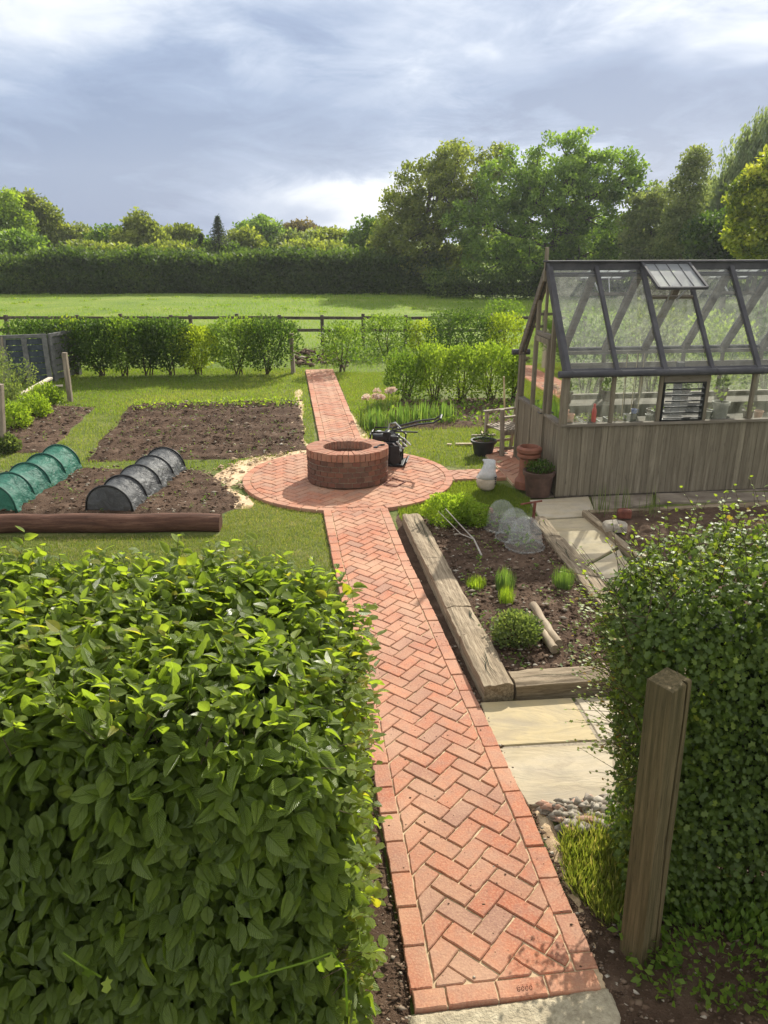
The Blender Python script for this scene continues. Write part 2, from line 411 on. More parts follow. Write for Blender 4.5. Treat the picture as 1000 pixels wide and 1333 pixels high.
    M['logpale'] = wood('split_log', (.16, .12, .08), (.36, .28, .19), (.52, .43, .31), (10, 1.2, 10), 2)
    M['bark'] = simple('tree_bark', (.045, .036, .026), (.11, .09, .065), 7, .9, .8, .02)
    M['palebark'] = simple('pale_bark', (.12, .105, .08), (.26, .23, .18), 9, .9, .5, .01)
    M['stem'] = simple('hedge_stem', (.05, .035, .02), (.11, .08, .045), 12, .9, .5)
    # greenhouse
    M['frame'] = simple('grey_painted_frame', (.055, .053, .058), (.09, .086, .09), 5, .75, .3, .002, .15)
    M['ventglass'] = None
    a = NT('greenhouse_glass'); v = a.scaled(1, 1, 1); n = a.noise(3.2, 6, .65, a.scaled(3.5, 3.5, .9)); n2_ = a.noise(25, 5, .7)
    d = a.math('ADD', a.ramp(n, [(.38, (.09, .09, .09)), (.74, (.42, .42, .42))]), a.ramp(n2_, [(.5, (0, 0, 0)), (.8, (.12, .12, .12))]))
    tr = a.n('ShaderNodeBsdfTransparent'); tr.inputs[0].default_value = (.93, .95, .93, 1)
    df = a.n('ShaderNodeBsdfDiffuse'); df.inputs[0].default_value = (.45, .45, .40, 1)
    tl = a.n('ShaderNodeBsdfTranslucent'); tl.inputs[0].default_value = (.50, .50, .42, 1)
    m1 = a.n('ShaderNodeMixShader', i_0=.5); a.l(df.outputs[0], m1.inputs[1]); a.l(tl.outputs[0], m1.inputs[2])
    m2 = a.n('ShaderNodeMixShader'); a.l(d, m2.inputs[0]); a.l(tr.outputs[0], m2.inputs[1]); a.l(m1.outputs[0], m2.inputs[2])
    gl = a.n('ShaderNodeBsdfGlossy'); gl.inputs['Roughness'].default_value = .03
    lw = a.n('ShaderNodeFresnel'); lw.inputs[0].default_value = 1.5
    m3 = a.n('ShaderNodeMixShader'); a.l(lw.outputs[0], m3.inputs[0]); a.l(m2.outputs[0], m3.inputs[1]); a.l(gl.outputs[0], m3.inputs[2])
    M['glass'] = a.out(m3.outputs[0])
    def clear(name, d0, d1, col, rough=.1, sc_=9., bmp=.5):
        a = NT(name); n = a.noise(sc_, 5, .65)
        d = a.ramp(n, [(.35, (d0,) * 3), (.7, (d1,) * 3)])
        tr = a.n('ShaderNodeBsdfTransparent'); p = a.pbr(col, rough, a.bump(n, bmp, .01), .6)
        tl = a.n('ShaderNodeBsdfTranslucent'); tl.inputs[0].default_value = (*col, 1)
        m1 = a.n('ShaderNodeMixShader', i_0=.45); a.l(p, m1.inputs[1]); a.l(tl.outputs[0], m1.inputs[2])
        m2 = a.n('ShaderNodeMixShader'); a.l(d, m2.inputs[0]); a.l(tr.outputs[0], m2.inputs[1]); a.l(m1, m2.inputs[2]) if not hasattr(m1, 'outputs') else a.l(m1.outputs[0], m2.inputs[2])
        return a.out(m2.outputs[0])
    M['cloche'] = clear('dusty_cloche_plastic', .15, .24, (.62, .63, .60), .08, 2.5, 0.)
    M['bagplastic'] = clear('clear_bag_plastic', .55, .9, (.72, .73, .74), .25, 14)
    M['ventglass'] = clear('dusty_vent_glass', .45, .62, (.60, .62, .64), .25, 3., 0.)
    def net(name, col, scale, cover, shine):
        "woven net: open weave holes plus folds"
        a = NT(name); v = a.scaled(1, 1, 1); n = a.noise(7, 5, .6, v, .6); n2_ = a.noise(scale, 3, .6, v)
        c = a.ramp(n, [(.3, tuple(x * .6 for x in col)), (.7, col)])
        p = a.pbr(c, .5, a.bump(n, 1., .06), shine * .6)
        tl = a.n('ShaderNodeBsdfTranslucent'); a.l(c, tl.inputs[0])
        m1 = a.n('ShaderNodeMixShader', i_0=.35); a.l(p, m1.inputs[1]); a.l(tl.outputs[0], m1.inputs[2])
        d = a.ramp(n2_, [(.35, (cover - .18,) * 3), (.65, (min(1, cover + .15),) * 3)])
        tr = a.n('ShaderNodeBsdfTransparent')
        m2 = a.n('ShaderNodeMixShader'); a.l(d, m2.inputs[0]); a.l(tr.outputs[0], m2.inputs[1]); a.l(m1.outputs[0], m2.inputs[2])
        return a.out(m2.outputs[0])
    M['greennet'] = net('green_net', (.05, .24, .17), 160, .85, .6)
    M['blacknet'] = net('black_net', (.12, .125, .13), 160, .93, .8)
    M['greenhoop'] = simple('green_hoop', (.006, .05, .035), (.012, .08, .055), 9, .5, .1)
    M['blackhoop'] = simple('black_hoop', (.010, .010, .010), (.022, .022, .022), 9, .5, .1)
    # things
    M['terracotta'] = simple('terracotta', (.17, .065, .04), (.27, .11, .065), 9, .7, .3)
    M['darkpot'] = simple('brown_glazed_pot', (.060, .034, .025), (.12, .07, .05), 8, .6, .2)
    M['blackplastic'] = simple('black_plastic', (.012, .012, .013), (.03, .03, .032), 8, .45, .1, spec=.5)
    M['steel'] = simple('worn_steel', (.35, .35, .35), (.55, .55, .54), 16, .4, .2, metal=.6, spec=.5)
    M['red'] = simple('red_plastic', (.55, .02, .02), (.7, .04, .04), 8, .4, .1)
    M['blue'] = simple('blue_plastic', (.05, .08, .28), (.10, .16, .42), 8, .4, .1)
    M['pot_grey'] = simple('grey_clay_pot', (.28, .27, .25), (.42, .41, .38), 8, .8, .2)
    M['pinkclay'] = simple('pink_clay', (.40, .20, .13), (.52, .29, .20), 8, .8, .2)
    M['bagsand'] = simple('bagged_sand', (.42, .33, .24), (.58, .48, .38), 8, .5, .5, .02, .4)
    M['rust'] = simple('rusty_red_metal', (.10, .03, .02), (.22, .075, .045), 14, .8, .5)
    M['bamboo'] = simple('pale_cane', (.34, .26, .14), (.52, .42, .26), 12, .6, .2)
    M['white_bits'] = simple('pale_wood_offcut', (.45, .38, .28), (.66, .58, .46), 9, .8, .2)
    a = NT('riven_sandstone'); r = a.attr(); n = a.noise(1.6, 8, .6, a.scaled(1, 2.2, 1), .8); n2_ = a.noise(2.2, 9, .6, a.scaled(.7, 1.8, 1), 1.0)
    c = a.ramp(n, [(.3, (.36, .29, .19)), (.5, (.44, .37, .27)), (.7, (.42, .37, .31))])
    c = a.mixc(r, c, (.42, .33, .18)); c = a.mixc(a.ramp(n2_, [(.36, (.5, .5, .5)), (.46, (0, 0, 0))]), c, (.26, .21, .15)); c = a.mixc(a.ramp(a.noise(7, 6, .7), [(.42, (0, 0, 0)), (.7, (.4, .4, .4))]), c, (.24, .215, .16))
    M['slab'] = a.out(a.pbr(c, .8, a.bump(n2_, .6, .03), .25))
    M['dirtyshadeslab'] = simple('soiled_shade_tinted_slab', (.13, .10, .075), (.30, .25, .19), 3, .9, .5)  # earthy slab colour with the shade at the greenhouse foot darkened into it
    # leaves
    M['hornbeam'] = leaf_mat('hornbeam_leaf', [(0, (.090, .135, .018)), (.5, (.155, .215, .028)), (.82, (.20, .265, .035)), (.97, (.30, .37, .04)), (1, (.38, .30, .03))], .47, 1.65, .36, .75, True)
    M['hawthorn'] = leaf_mat('hawthorn_leaf', [(0, (.055, .09, .016)), (.5, (.095, .145, .024)), (.8, (.16, .21, .032)), (.95, (.22, .28, .04)), (1, (.26, .14, .03))], .45, 1.6, .5, .4)
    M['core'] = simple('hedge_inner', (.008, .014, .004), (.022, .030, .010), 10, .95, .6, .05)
    def lm(k, a, b, c, **kw): M[k] = leaf_mat(k + '_leaf', [(0, a), (.5, b), (1, c)], **kw)
    lm('oak_olive', (0.09, 0.115, 0.026), (0.155, 0.19, 0.042), (0.25, 0.28, 0.065))
    lm('oak_green', (0.075, 0.13, 0.024), (0.135, 0.215, 0.04), (0.23, 0.32, 0.07))
    lm('willow', (0.11, 0.15, 0.08), (0.17, 0.215, 0.12), (0.26, 0.3, 0.18))
    lm('birch', (0.095, 0.125, 0.05), (0.155, 0.19, 0.08), (0.24, 0.27, 0.12))
    lm('maple', (0.08, 0.115, 0.016), (0.18, 0.22, 0.03), (0.36, 0.37, 0.06))
    lm('darkgreen', (0.022, 0.048, 0.01), (0.045, 0.085, 0.016), (0.09, 0.14, 0.028))
    lm('midgreen', (0.058, 0.108, 0.017), (0.109, 0.176, 0.027), (0.190, 0.257, 0.043))
    lm('brightgreen', (0.119, 0.182, 0.023), (0.183, 0.260, 0.033), (0.281, 0.351, 0.059))
    lm('yellowleaf', (0.12, 0.17, 0.015), (0.21, 0.27, 0.022), (0.33, 0.38, 0.045))
    lm('conifer', (0.017, 0.031, 0.019), (0.035, 0.055, 0.030), (0.063, 0.085, 0.041))
    lm('farhedge', (0.035, 0.062, 0.014), (0.065, 0.105, 0.022), (0.14, 0.19, 0.04))
    lm('purple', (0.057, 0.045, 0.027), (0.097, 0.083, 0.041), (0.146, 0.112, 0.054))
    lm('herb', (0.119, 0.187, 0.020), (0.190, 0.275, 0.030), (0.309, 0.385, 0.059))
    lm('sage', (0.071, 0.105, 0.040), (0.119, 0.154, 0.059), (0.202, 0.231, 0.099))
    lm('iris', (0.065, 0.120, 0.032), (0.117, 0.192, 0.054), (0.194, 0.264, 0.076))
    M['pink'] = leaf_mat('pink_petal', [(0, (.62, .42, .44)), (1, (.85, .74, .74))], .3, .8, .6, .2)
    M['grey_twig'] = simple('pale_twig', (.30, .26, .22), (.5, .45, .4), 9, .8, .2)
build_materials()

# ------------------------------------------------------------------ foliage
def unit(a): return a / (np.linalg.norm(a, axis=1, keepdims=True) + 1e-9)
def rand_dirs(n): return unit(rng.normal(size=(n, 3)))
T_DIAMOND = (np.array([(0, 0, 0), (.45, .32, .05), (1, 0, 0), (.45, -.32, .05)], float), np.array([(0, 1, 2, 3)]))
T_TRI2 = (np.array([(0, 0, 0), (.5, .30, .08), (1, 0, -.05), (.5, -.30, .08)], float), np.array([(0, 1, 2), (0, 2, 3)]))
def leaf_template(n=6, width=.29, fold=.10, curl=.10, teeth=0.):
    v = []; f = []; uv = []
    for i in range(n + 1):
        t = i / n; wd = width * (math.sin(math.pi * min(1, t ** .78)) ** .8 if 0 < t < 1 else 0) 
        if i % 2: wd *= 1 + teeth
        z = -curl * t * t
        for sgn in (-1, 0, 1):
            v.append((t, sgn * wd, z + fold * abs(sgn) * wd / width)); uv.append((t, .5 + sgn * .5 * (wd / width)))
    for i in range(n):
        for j in range(2): a = i * 3 + j; f.append((a, a + 3, a + 4, a + 1))
    return np.array(v), np.array(f), np.array(uv)
_hv = [leaf_template(8, w_, f_, c_, .10) for w_, f_, c_ in ((.30, .10, .14), (.27, .16, .26), (.32, .05, .05), (.25, .20, .38), (.29, .13, -.10))]
_hv[1][0][:, 1] += .10 * _hv[1][0][:, 0] ** 2; _hv[3][0][:, 1] -= .14 * _hv[3][0][:, 0] ** 2          # some leaves bend to one side
T_HORN = (np.stack([h_[0] for h_ in _hv]), _hv[0][1], _hv[0][2])
T_LOBE = (np.array([(0, 0, 0), (.25, .12, .0), (.35, .42, .06), (.55, .22, .02), (.80, .34, .05), (1, 0, -.05), (.80, -.34, .05), (.55, -.22, .02), (.35, -.42, .06), (.25, -.12, 0)], float),
          np.array([(0, 1, 9, 9), (1, 2, 3, 3), (1, 3, 7, 9), (3, 4, 5, 5), (3, 5, 7, 7), (7, 5, 6, 6), (9, 7, 8, 8)]))
T_LOBE = (T_LOBE[0], np.array([(0, 1, 9), (1, 2, 3), (1, 3, 7), (1, 7, 9), (3, 4, 5), (3, 5, 7), (7, 5, 6), (9, 7, 8)]))
T_BLADE = (np.array([(-.0, -.5, 0), (0, .5, 0), (.55, .34, 0), (.55, -.34, 0), (1, 0, 0)], float), None)
def leaves(name, P, F, N, S, tmpl, mat, parent=None, rnd=None, wscale=1.):
    "leaf geometry at points P pointing along F with face normal N and length S"
    tv, tf = tmpl[0], tmpl[1]; tuv = tmpl[2] if len(tmpl) > 2 else None
    F = unit(F); B = unit(np.cross(N, F)); Nn = np.cross(F, B)
    n, m = len(P), tv.shape[-2]; S = np.broadcast_to(np.asarray(S, float), (n,))
    t3 = tv[None] if tv.ndim == 2 else tv[rng.integers(0, len(tv), n)]
    V = P[:, None] + S[:, None, None] * (t3[:, :, 0, None] * F[:, None] + wscale * t3[:, :, 1, None] * B[:, None] + t3[:, :, 2, None] * Nn[:, None])
    Fa = (tf[None] + (np.arange(n) * m)[:, None, None]).reshape(-1, tf.shape[1])
    if rnd is None: rnd = rng.random(n)
    return np_mesh(name, V.reshape(-1, 3), Fa, mat, parent, np.repeat(rnd, len(tf)), None if tuv is None else np.tile(tuv, (n, 1)))

def in_ells(P, E):
    ins = np.zeros(len(P), bool)
    for e_ in E: ins |= (((P - np.array(e_[:3])) / np.array(e_[3:])) ** 2).sum(1) < 1
    return ins
def sample_ells(E, n, shell=.55, wob=.12, seed=1):
    "points in the union of ellipsoids, mostly near the outside; returns points and outward directions"
    vol = np.array([e_[3] * e_[4] * e_[5] for e_ in E]) ** .8; vol /= vol.sum(); k = rng.choice(len(E), n, p=vol); E_ = np.array(E)[k]
    d = rand_dirs(n); r = shell + (1 - shell) * rng.random(n) ** .6
    w_ = Wob(seed, 2.2)
    r = r * (1 + wob * w_(d * 2 + k[:, None]))
    P = E_[:, :3] + d * E_[:, 3:] * r[:, None]
    return P, unit(d / E_[:, 3:])

def bush(name, x, y, E, n, size, mat, label, cat='shrub', group=None, stems=6, tmpl=T_TRI2, shell=.45, up=.25, stem_mat='stem', wob=.14, z=0.0, core=True, extra=None):
    "leafy shrub: foliage and stems; E in local metres"
    root = empty(name, (x, y, z), 0, label, cat, group)
    P, D = sample_ells(E, n, shell, wob, int(abs(x * 7 + y * 3)) + 1)
    P = P[P[:, 2] > .02]; D = D[:len(P)] if len(D) != len(P) else D
    D = unit(P - np.array([E[0][0], E[0][1], max(.0, E[0][2] - E[0][5] * .6)]))
    F = unit(D + rand_dirs(len(P)) * .9 + np.array([0, 0, up])); N = unit(D * .6 + rand_dirs(len(P)) * .9 + np.array([0, 0, .5]))
    clump = Wob(int(abs(x) * 10) + 5, 1.6 / max(.15, E[0][3]))(P)
    rn = np.clip(.5 + .28 * clump + rng.normal(0, .2, len(P)), 0, 1)
    leaves('foliage', P, F, N, size * rng.uniform(.65, 1.25, len(P)), tmpl, M[mat], root, rn)
    if extra:
        P2, D2 = sample_ells(extra[0], extra[1], .5, .2, 4)
        leaves('new_growth', P2, unit(D2 + rand_dirs(len(P2))), rand_dirs(len(P2)), size * rng.uniform(.8, 1.3, len(P2)), tmpl, M[extra[2]], root)
    mb = MB()
    for i in range(stems):
        e_ = E[random.randrange(len(E))]; a = random.uniform(0, 6.28)
        q = (e_[0] + e_[3] * .5 * math.cos(a), e_[1] + e_[4] * .5 * math.sin(a), e_[2] + random.uniform(-.2, .6) * e_[5])
        b0 = (random.uniform(-.06, .06) * (1 + E[0][3]), random.uniform(-.04, .04), 0)
        mid = tuple((b0[k] * .55 + q[k] * .45) + random.uniform(-.05, .05) for k in range(3))
        r0 = .012 + .012 * E[0][5]
        mb.tube([b0, mid, q], [r0, r0 * .7, r0 * .25], 5)
    if stems: mb.build('stem', M[stem_mat], root)
    return root

def kmeans(P, k, it=5):
    C = P[rng.choice(len(P), k, replace=False)]
    for _ in range(it):
        a = ((P[:, None] - C[None]) ** 2).sum(2).argmin(1)
        for j in range(k):
            if (a == j).any(): C[j] = P[a == j].mean(0)
    return a, C
def tree(name, x, y, E, label, mat, ntwig=500, per=70, size=.16, clr=.5, trunk_r=.3, fork=.3, limbs=8, bark='bark', group=None, droop=0., tmpl=T_DIAMOND, cat='tree', shell=.45, lean=0.,
         tw=.0, z=0.):
    root = empty(name, (x, y, z), 0, label, cat, group)
    P, D = sample_ells(E, ntwig, shell, .16, int(abs(x) * 3 + y))
    P = P[P[:, 2] > .3]
    top = max(e_[2] + e_[5] for e_ in E)
    fk = np.array((lean * .5, 0, top * fork))
    mb = MB()
    a, C = kmeans(P, min(limbs, len(P)))
    spine_top = np.array((C[:, 0].mean() * .5, C[:, 1].mean() * .5, top * .75))
    mb.tube([(0, 0, -.1), (0, 0, .25), tuple(fk * .6), tuple(fk), tuple(fk * .4 + spine_top * .6), tuple(spine_top)],
            [trunk_r * 1.35, trunk_r, trunk_r * .85, trunk_r * .75, trunk_r * .4, trunk_r * .12], 8)
    for j in range(len(C)):
        Q = P[a == j]
        if not len(Q): continue
        c = C[j]; hz = min(c[2] * .75, top * .65); t = max(0., (hz - fk[2]) / max(.1, spine_top[2] - fk[2])); s0 = fk * (1 - t) + spine_top * t if hz > fk[2] else fk * .95
        ln = np.linalg.norm(c - s0); mid = s0 * .5 + c * .5 + np.array((0, 0, -.08 * ln)) + rng.normal(0, .05 * ln, 3)
        lr = trunk_r * .42
        mb.tube([s0, s0 * .75 + c * .25 + (mid - (s0 + c) / 2) * .75, mid, mid * .45 + c * .55, c], [lr, lr * .8, lr * .6, lr * .45, lr * .3], 6, cap=False)
        k2 = max(1, min(7, len(Q) // 6)); a2, C2 = kmeans(Q, k2, 4)
        for q in range(k2):
            W = Q[a2 == q]
            if not len(W): continue
            c2 = C2[q]; s1 = mid * .4 + c * .6; m2 = (s1 + c2) / 2 + rng.normal(0, .06 * np.linalg.norm(c2 - s1) + .01, 3)
            mb.tube([s1, m2, c2], [lr * .3, lr * .22, lr * .13], 5, cap=False)
            for w_ in W[:14]:
                mb.tube([m2 * .3 + c2 * .7, (c2 + w_) / 2 + rng.normal(0, .05, 3), w_], [lr * .10, lr * .07, lr * .03], 3, cap=False)
    mb.build('trunk', M[bark], root)
    n = len(P) * per
    base = np.repeat(P, per, 0)
    if droop:
        u = rng.random(n); ln = np.repeat(rng.uniform(.5, 1.3, len(P)) * droop, per)
        strand = np.repeat(rng.integers(0, 1 << 30, len(P)), per); sk = rng.integers(0, 5, n)
        off = np.stack([np.sin(strand * .013 + sk * 2.1), np.cos(strand * .017 + sk * 1.3), np.zeros(n)], 1) * clr * .7
        Q = base + off * (1 + .15 * u[:, None]) + np.stack([rng.normal(0, .05, n), rng.normal(0, .05, n), -u * ln], 1)
        F = unit(np.stack([rng.normal(0, .35, n), rng.normal(0, .35, n), -np.ones(n)], 1)); N = rand_dirs(n)
        lr_ = np.clip(.45 + .3 * np.repeat(rng.normal(0, .6, len(P)), per) + rng.normal(0, .2, n), 0, 1)
        wsc = .5
    else:
        Q = base + rand_dirs(n) * (clr * rng.random(n) ** .5)[:, None] * np.array((1, 1, .72))
        Dn = unit(Q - np.array(fk)); F = unit(Dn * .5 + rand_dirs(n)); N = unit(rand_dirs(n) + np.array((0, 0, .6)))
        lr_ = np.clip(.45 + .28 * np.repeat(rng.normal(0, 1., len(P)), per) + rng.normal(0, .2, n), 0, 1); wsc = 1.
    keep = Q[:, 2] > .15
    leaves('crown', Q[keep], F[keep], N[keep], size * rng.uniform(.6, 1.3, keep.sum()), tmpl, M[mat], root, lr_[keep], wsc)
    return root

print('helpers ready')
# ================================================================== GROUND
def P2(*px, z=0.0): return [tuple(G(a, b, z)[:2]) for a, b in px]
PATH_TOP = .045
CX, CY, CR = -.50, 10.30, 1.46
def build_ground():
    xs = np.concatenate([-np.geomspace(1500, 31, 22), np.arange(-30, 30.01, 1.0), np.geomspace(31, 1500, 22)])
    ys = np.concatenate([np.arange(-30, 0, 5), np.arange(0, 80, 1.0), np.geomspace(80, 1500, 22)])
    Xg, Yg = np.meshgrid(xs, ys); f = np.clip((Yg - 24) / 12, 0, 1)
    wv = Wob(3, .12); Zg = f * .10 * wv(np.c_[Xg.ravel(), Yg.ravel()]).reshape(Xg.shape) - 0.0
    Zg -= np.clip((np.hypot(Xg, Yg) - 150) / 500, 0, 1) * 3
    Vv = np.c_[Xg.ravel(), Yg.ravel(), Zg.ravel()]; nx = len(xs)
    i, j = np.meshgrid(np.arange(len(ys) - 1), np.arange(nx - 1), indexing='ij'); a = (i * nx + j).ravel()
    tag(np_mesh('ground', Vv, np.c_[a, a + 1, a + nx + 1, a + nx], M['ground'], smooth=True), kind='structure')
build_ground()

def patch(name, poly, mat, h=.03, amp=.02, step=.05, fall=.12, seed=1, ridge=None, edge=.06):
    "uneven sheet of loose material laid over a polygon, edges feathering into the ground"
    poly = [np.array(p[:2]) for p in poly]; A = np.array(poly); mn = A.min(0) - .1; mx = A.max(0) + .1
    xs = np.arange(mn[0], mx[0], step); ys = np.arange(mn[1], mx[1], step); Xg, Yg = np.meshgrid(xs, ys); P = np.c_[Xg.ravel(), Yg.ravel()]
    P = P + rng.uniform(-.25, .25, P.shape) * step
    wb = Wob(seed, 3.5)
    ins = inpoly(P, poly); d = edgedist(P, poly) * np.where(ins, 1, -1) + edge * wb(P)
    n_ = Wob(seed + 1, 5)(P) * .5 + Wob(seed + 2, 14)(P) * .35 + rng.normal(0, .35, len(P))
    z = -.02 + (h + .02) * np.clip((d + .03) / fall, 0, 1) ** .7 + amp * n_ * np.clip(d / fall, 0, 1)
    if ridge is not None: z = z + ridge(P) * np.clip(d / .3, 0, 1)
    keep = d > -.05; idx = np.arange(len(P)).reshape(Xg.shape)
    a = idx[:-1, :-1].ravel(); b = idx[:-1, 1:].ravel(); c = idx[1:, 1:].ravel(); e_ = idx[1:, :-1].ravel()
    k = keep[a] & keep[b] & keep[c] & keep[e_]
    return tag(np_mesh(name, np.c_[P, z], np.c_[a, b, c, e_][k], mat, smooth=False), kind='structure')
OCT = (np.array([(1, 0, 0), (-1, 0, 0), (0, 1, 0), (0, -1, 0), (0, 0, 1), (0, 0, -1)], float), np.array([(0, 2, 4), (2, 1, 4), (1, 3, 4), (3, 0, 4), (2, 0, 5), (1, 2, 5), (3, 1, 5), (0, 3, 5)]))
_cube = np.array([(x, y, z) for x in (-1, 1) for y in (-1, 1) for z in (-1, 1)], float)
def stones(name, P, S, mat, flat=.6, kind='stuff'):
    n = len(P); tv, tf = OCT
    V = np.repeat(tv[None], n, 0) * rng.uniform(.55, 1.25, (n, 6, 1)); V += rng.normal(0, .15, V.shape); V *= np.asarray(S)[:, None, None]
    an = rng.uniform(0, 6.28, n); c, s = np.cos(an), np.sin(an)
    x = V[..., 0] * c[:, None] - V[..., 1] * s[:, None]; y = V[..., 0] * s[:, None] + V[..., 1] * c[:, None]
    V = np.stack([x * 1.3, y, V[..., 2] * flat], 2) + P[:, None]
    F = (tf[None] + (np.arange(n) * 6)[:, None, None]).reshape(-1, 3)
    return tag(np_mesh(name, V.reshape(-1, 3), F, mat, None, np.repeat(rng.random(n), 8)), kind=kind)
def scatter(poly, n):
    A = np.array([p[:2] for p in poly]); P = rng.uniform(A.min(0), A.max(0), (n * 2, 2)); return P[inpoly(P, poly)][:n]

bed_far = P2((112, 601), (176, 528), (392, 523), (397, 585), (300, 600))
bed_left = P2((-60, 588), (-60, 524), (60, 528), (125, 531), (64, 590))
bed_near = P2((-60, 670), (-60, 625), (40, 612), (262, 612), (306, 640), (312, 662), (287, 672))
# raised bed outline
bed_raised = [G(563, 690, .12)[:2], G(700, 672, .12)[:2], G(800, 790, .12)[:2], G(800, 872, .12)[:2], G(690, 870, .12)[:2]]
bed_veg = P2((470, 556), (520, 520), (668, 518), (668, 556), (560, 560))
def rid(P): return .035 * np.sin((P @ V2) * 9)
patch('soil_bed', bed_far, M['soil'], .05, .028, .05, .18, 1, rid, edge=.13)
patch('soil_bed', bed_left, M['soil'], .04, .025, .06, .18, 5, edge=.12)
patch('soil_bed', bed_near, M['soil'], .05, .022, .04, .15, 9, edge=.08)
patch('soil_bed', bed_veg, M['soil'], .03, .03, .06, .2, 11)
for nm, bd, n, s in (('soil_clods', bed_far, 5200, .014), ('soil_clods', bed_left, 1600, .016), ('soil_clods', bed_near, 2600, .012)):
    q = scatter(bd, n); stones(nm, np.c_[q, np.full(len(q), .055) + rng.normal(0, .012, len(q)) + (rid(q) if bd is bed_far else 0)], rng.gamma(2.2, s * .42, len(q)).clip(.003, .045), M['clod'])

# sand spilled round the circle and along the path
sand_a = P2((262, 622), (300, 600), (395, 583), (402, 590), (398, 602), (330, 612), (318, 640), (332, 664), (300, 662))
sand_b = P2((392, 500), (401, 583), (398, 600), (372, 600), (380, 520))
sand_c = P2((438, 520), (448, 520), (492, 590), (500, 612), (468, 582))
sand_d = P2((688, 1047), (716, 1060), (745, 1130), (790, 1255), (800, 1300), (770, 1290), (754, 1204))
sand_e = P2((590, 655), (640, 640), (600, 668), (520, 668), (516, 660), (560, 658))
patch('spilled_sand', sand_a, M['sand'], .012, .014, .04, .2, 21, edge=.2)
patch('spilled_sand', sand_b, M['sand'], .018, .012, .04, .1, 22)
patch('spilled_sand', sand_c, M['sand'], .016, .01, .04, .08, 23)
patch('spilled_sand', sand_d, M['sand'], .018, .012, .02, .05, 24, edge=.02)
q = scatter(sand_a, 420); stones('sand_lumps', np.c_[q, np.full(len(q), .03)], rng.gamma(2.5, .007, len(q)), M['sandjoint'])
# bare earth at the foot of the hedges and beyond the path's near end
earth_l = [(-2.2, 1.6), (.16, 1.6), (.125, 2.4), (.0, 3.3), (-.12, 3.75), (-2.2, 3.75)]
earth_r = P2((752, 1205), (740, 1120), (795, 1050)) + [(3.4, 4.2), (3.4, 1.6), (1.02, 1.6), (1.01, 2.45)]
patch('bare_earth', earth_l, M['soil'], .02, .014, .03, .08, 31)
patch('bare_earth', earth_r, M['soil'], .02, .016, .03, .08, 32)
q = scatter(earth_l, 7500); q = q[q[:, 0] > -.5]; stones('leaf_litter', np.c_[q, np.full(len(q), .024)], rng.gamma(2, .0036, len(q)).clip(.003, .02), M['clod'], .35)
q = scatter(earth_r, 9000); q = q[q[:, 0] < 2.2]; stones('earth_stones', np.c_[q, np.full(len(q), .022)], rng.gamma(1.6, .0042, len(q)).clip(.002, .028), M['clod'], .55)

# rubble hardcore by the paving
rub = P2((702, 1056), (800, 1048), (802, 1092), (740, 1092))
q = scatter(rub, 420); zz = rng.uniform(.0, .07, len(q))
stones('rubble_pile', np.c_[q, zz], rng.gamma(5, .0055, len(q)).clip(.010, .055), M['rubble'], .75)
# rubble heap beyond the path's far end
q = scatter(P2((384, 478), (452, 478), (445, 460), (384, 458)), 260)
stones('broken_rubble_heap', np.c_[q, rng.uniform(0, .12, len(q))], rng.gamma(3, .018, len(q)).clip(.02, .2), M['clod'], .6)

# ================================================================== BRICK PATHS
JT = .0062
def brick(mb, poly, z0=.0, top=PATH_TOP, rnd=None):
    if len(poly) < 3 or area(poly) < .0006: return
    mb.rc = random.random() if rnd is None else rnd
    t = top + max(-.003, min(.003, random.gauss(0, .0018))); q = []
    for i in range(len(poly)):          # hand-made edges: never quite straight
        a = np.array(poly[i]); b = np.array(poly[(i + 1) % len(poly)]); L = np.hypot(*(b - a)); m = max(1, int(L / .035)); nn = np.array((b[1] - a[1], a[0] - b[0])) / (L + 1e-9)
        for k in range(m): q.append(tuple(a + (b - a) * k / m + nn * (random.gauss(0, .0013) - .0006 - (.0022 if k == 0 else 0))))
    poly = q
    mb.prism(poly, z0, t, inset=.0045, drop=.005)
def herringbone(mb, clip, u0, v0, B=.2165, Wd=.1025):
    "45 degree herringbone, zigzags running across the path; clip convex ccw in world metres"
    C = np.array(clip); c = C.mean(0); rad = np.hypot(*(C - c).T).max() + .4
    w_ = .1085; n = int(rad / w_) + 3; k = math.sqrt(.5)
    ex = (U2 + V2) * k; ey = (V2 - U2) * k; org = L2(u0, v0)
    ci, cj = int(((c - org) @ ex) / w_), int(((c - org) @ ey) / w_)
    for i in range(ci - n, ci + n):
        for j in range(cj - n, cj + n):
            s = (i - j) % 4
            if s == 0: d = (2, 1)
            elif s == 3: d = (1, 2)
            else: continue
            g = JT / 2; jx, jy = random.gauss(0, .0012), random.gauss(0, .0012)
            x0, y0, x1, y1 = i * w_ + g + jx, j * w_ + g + jy, (i + d[0]) * w_ - g + jx, (j + d[1]) * w_ - g + jy
            q = [tuple(org + a * ex + b * ey + rng.normal(0, .0014, 2)) for a, b in ((x0, y0), (x1, y0), (x1, y1), (x0, y1))]
            q = clip_poly(q, clip)
            if q: brick(mb, q)
def rectL(u0, v0, u1, v1): return [tuple(L2(u0, v0)), tuple(L2(u1, v0)), tuple(L2(u1, v1)), tuple(L2(u0, v1))]
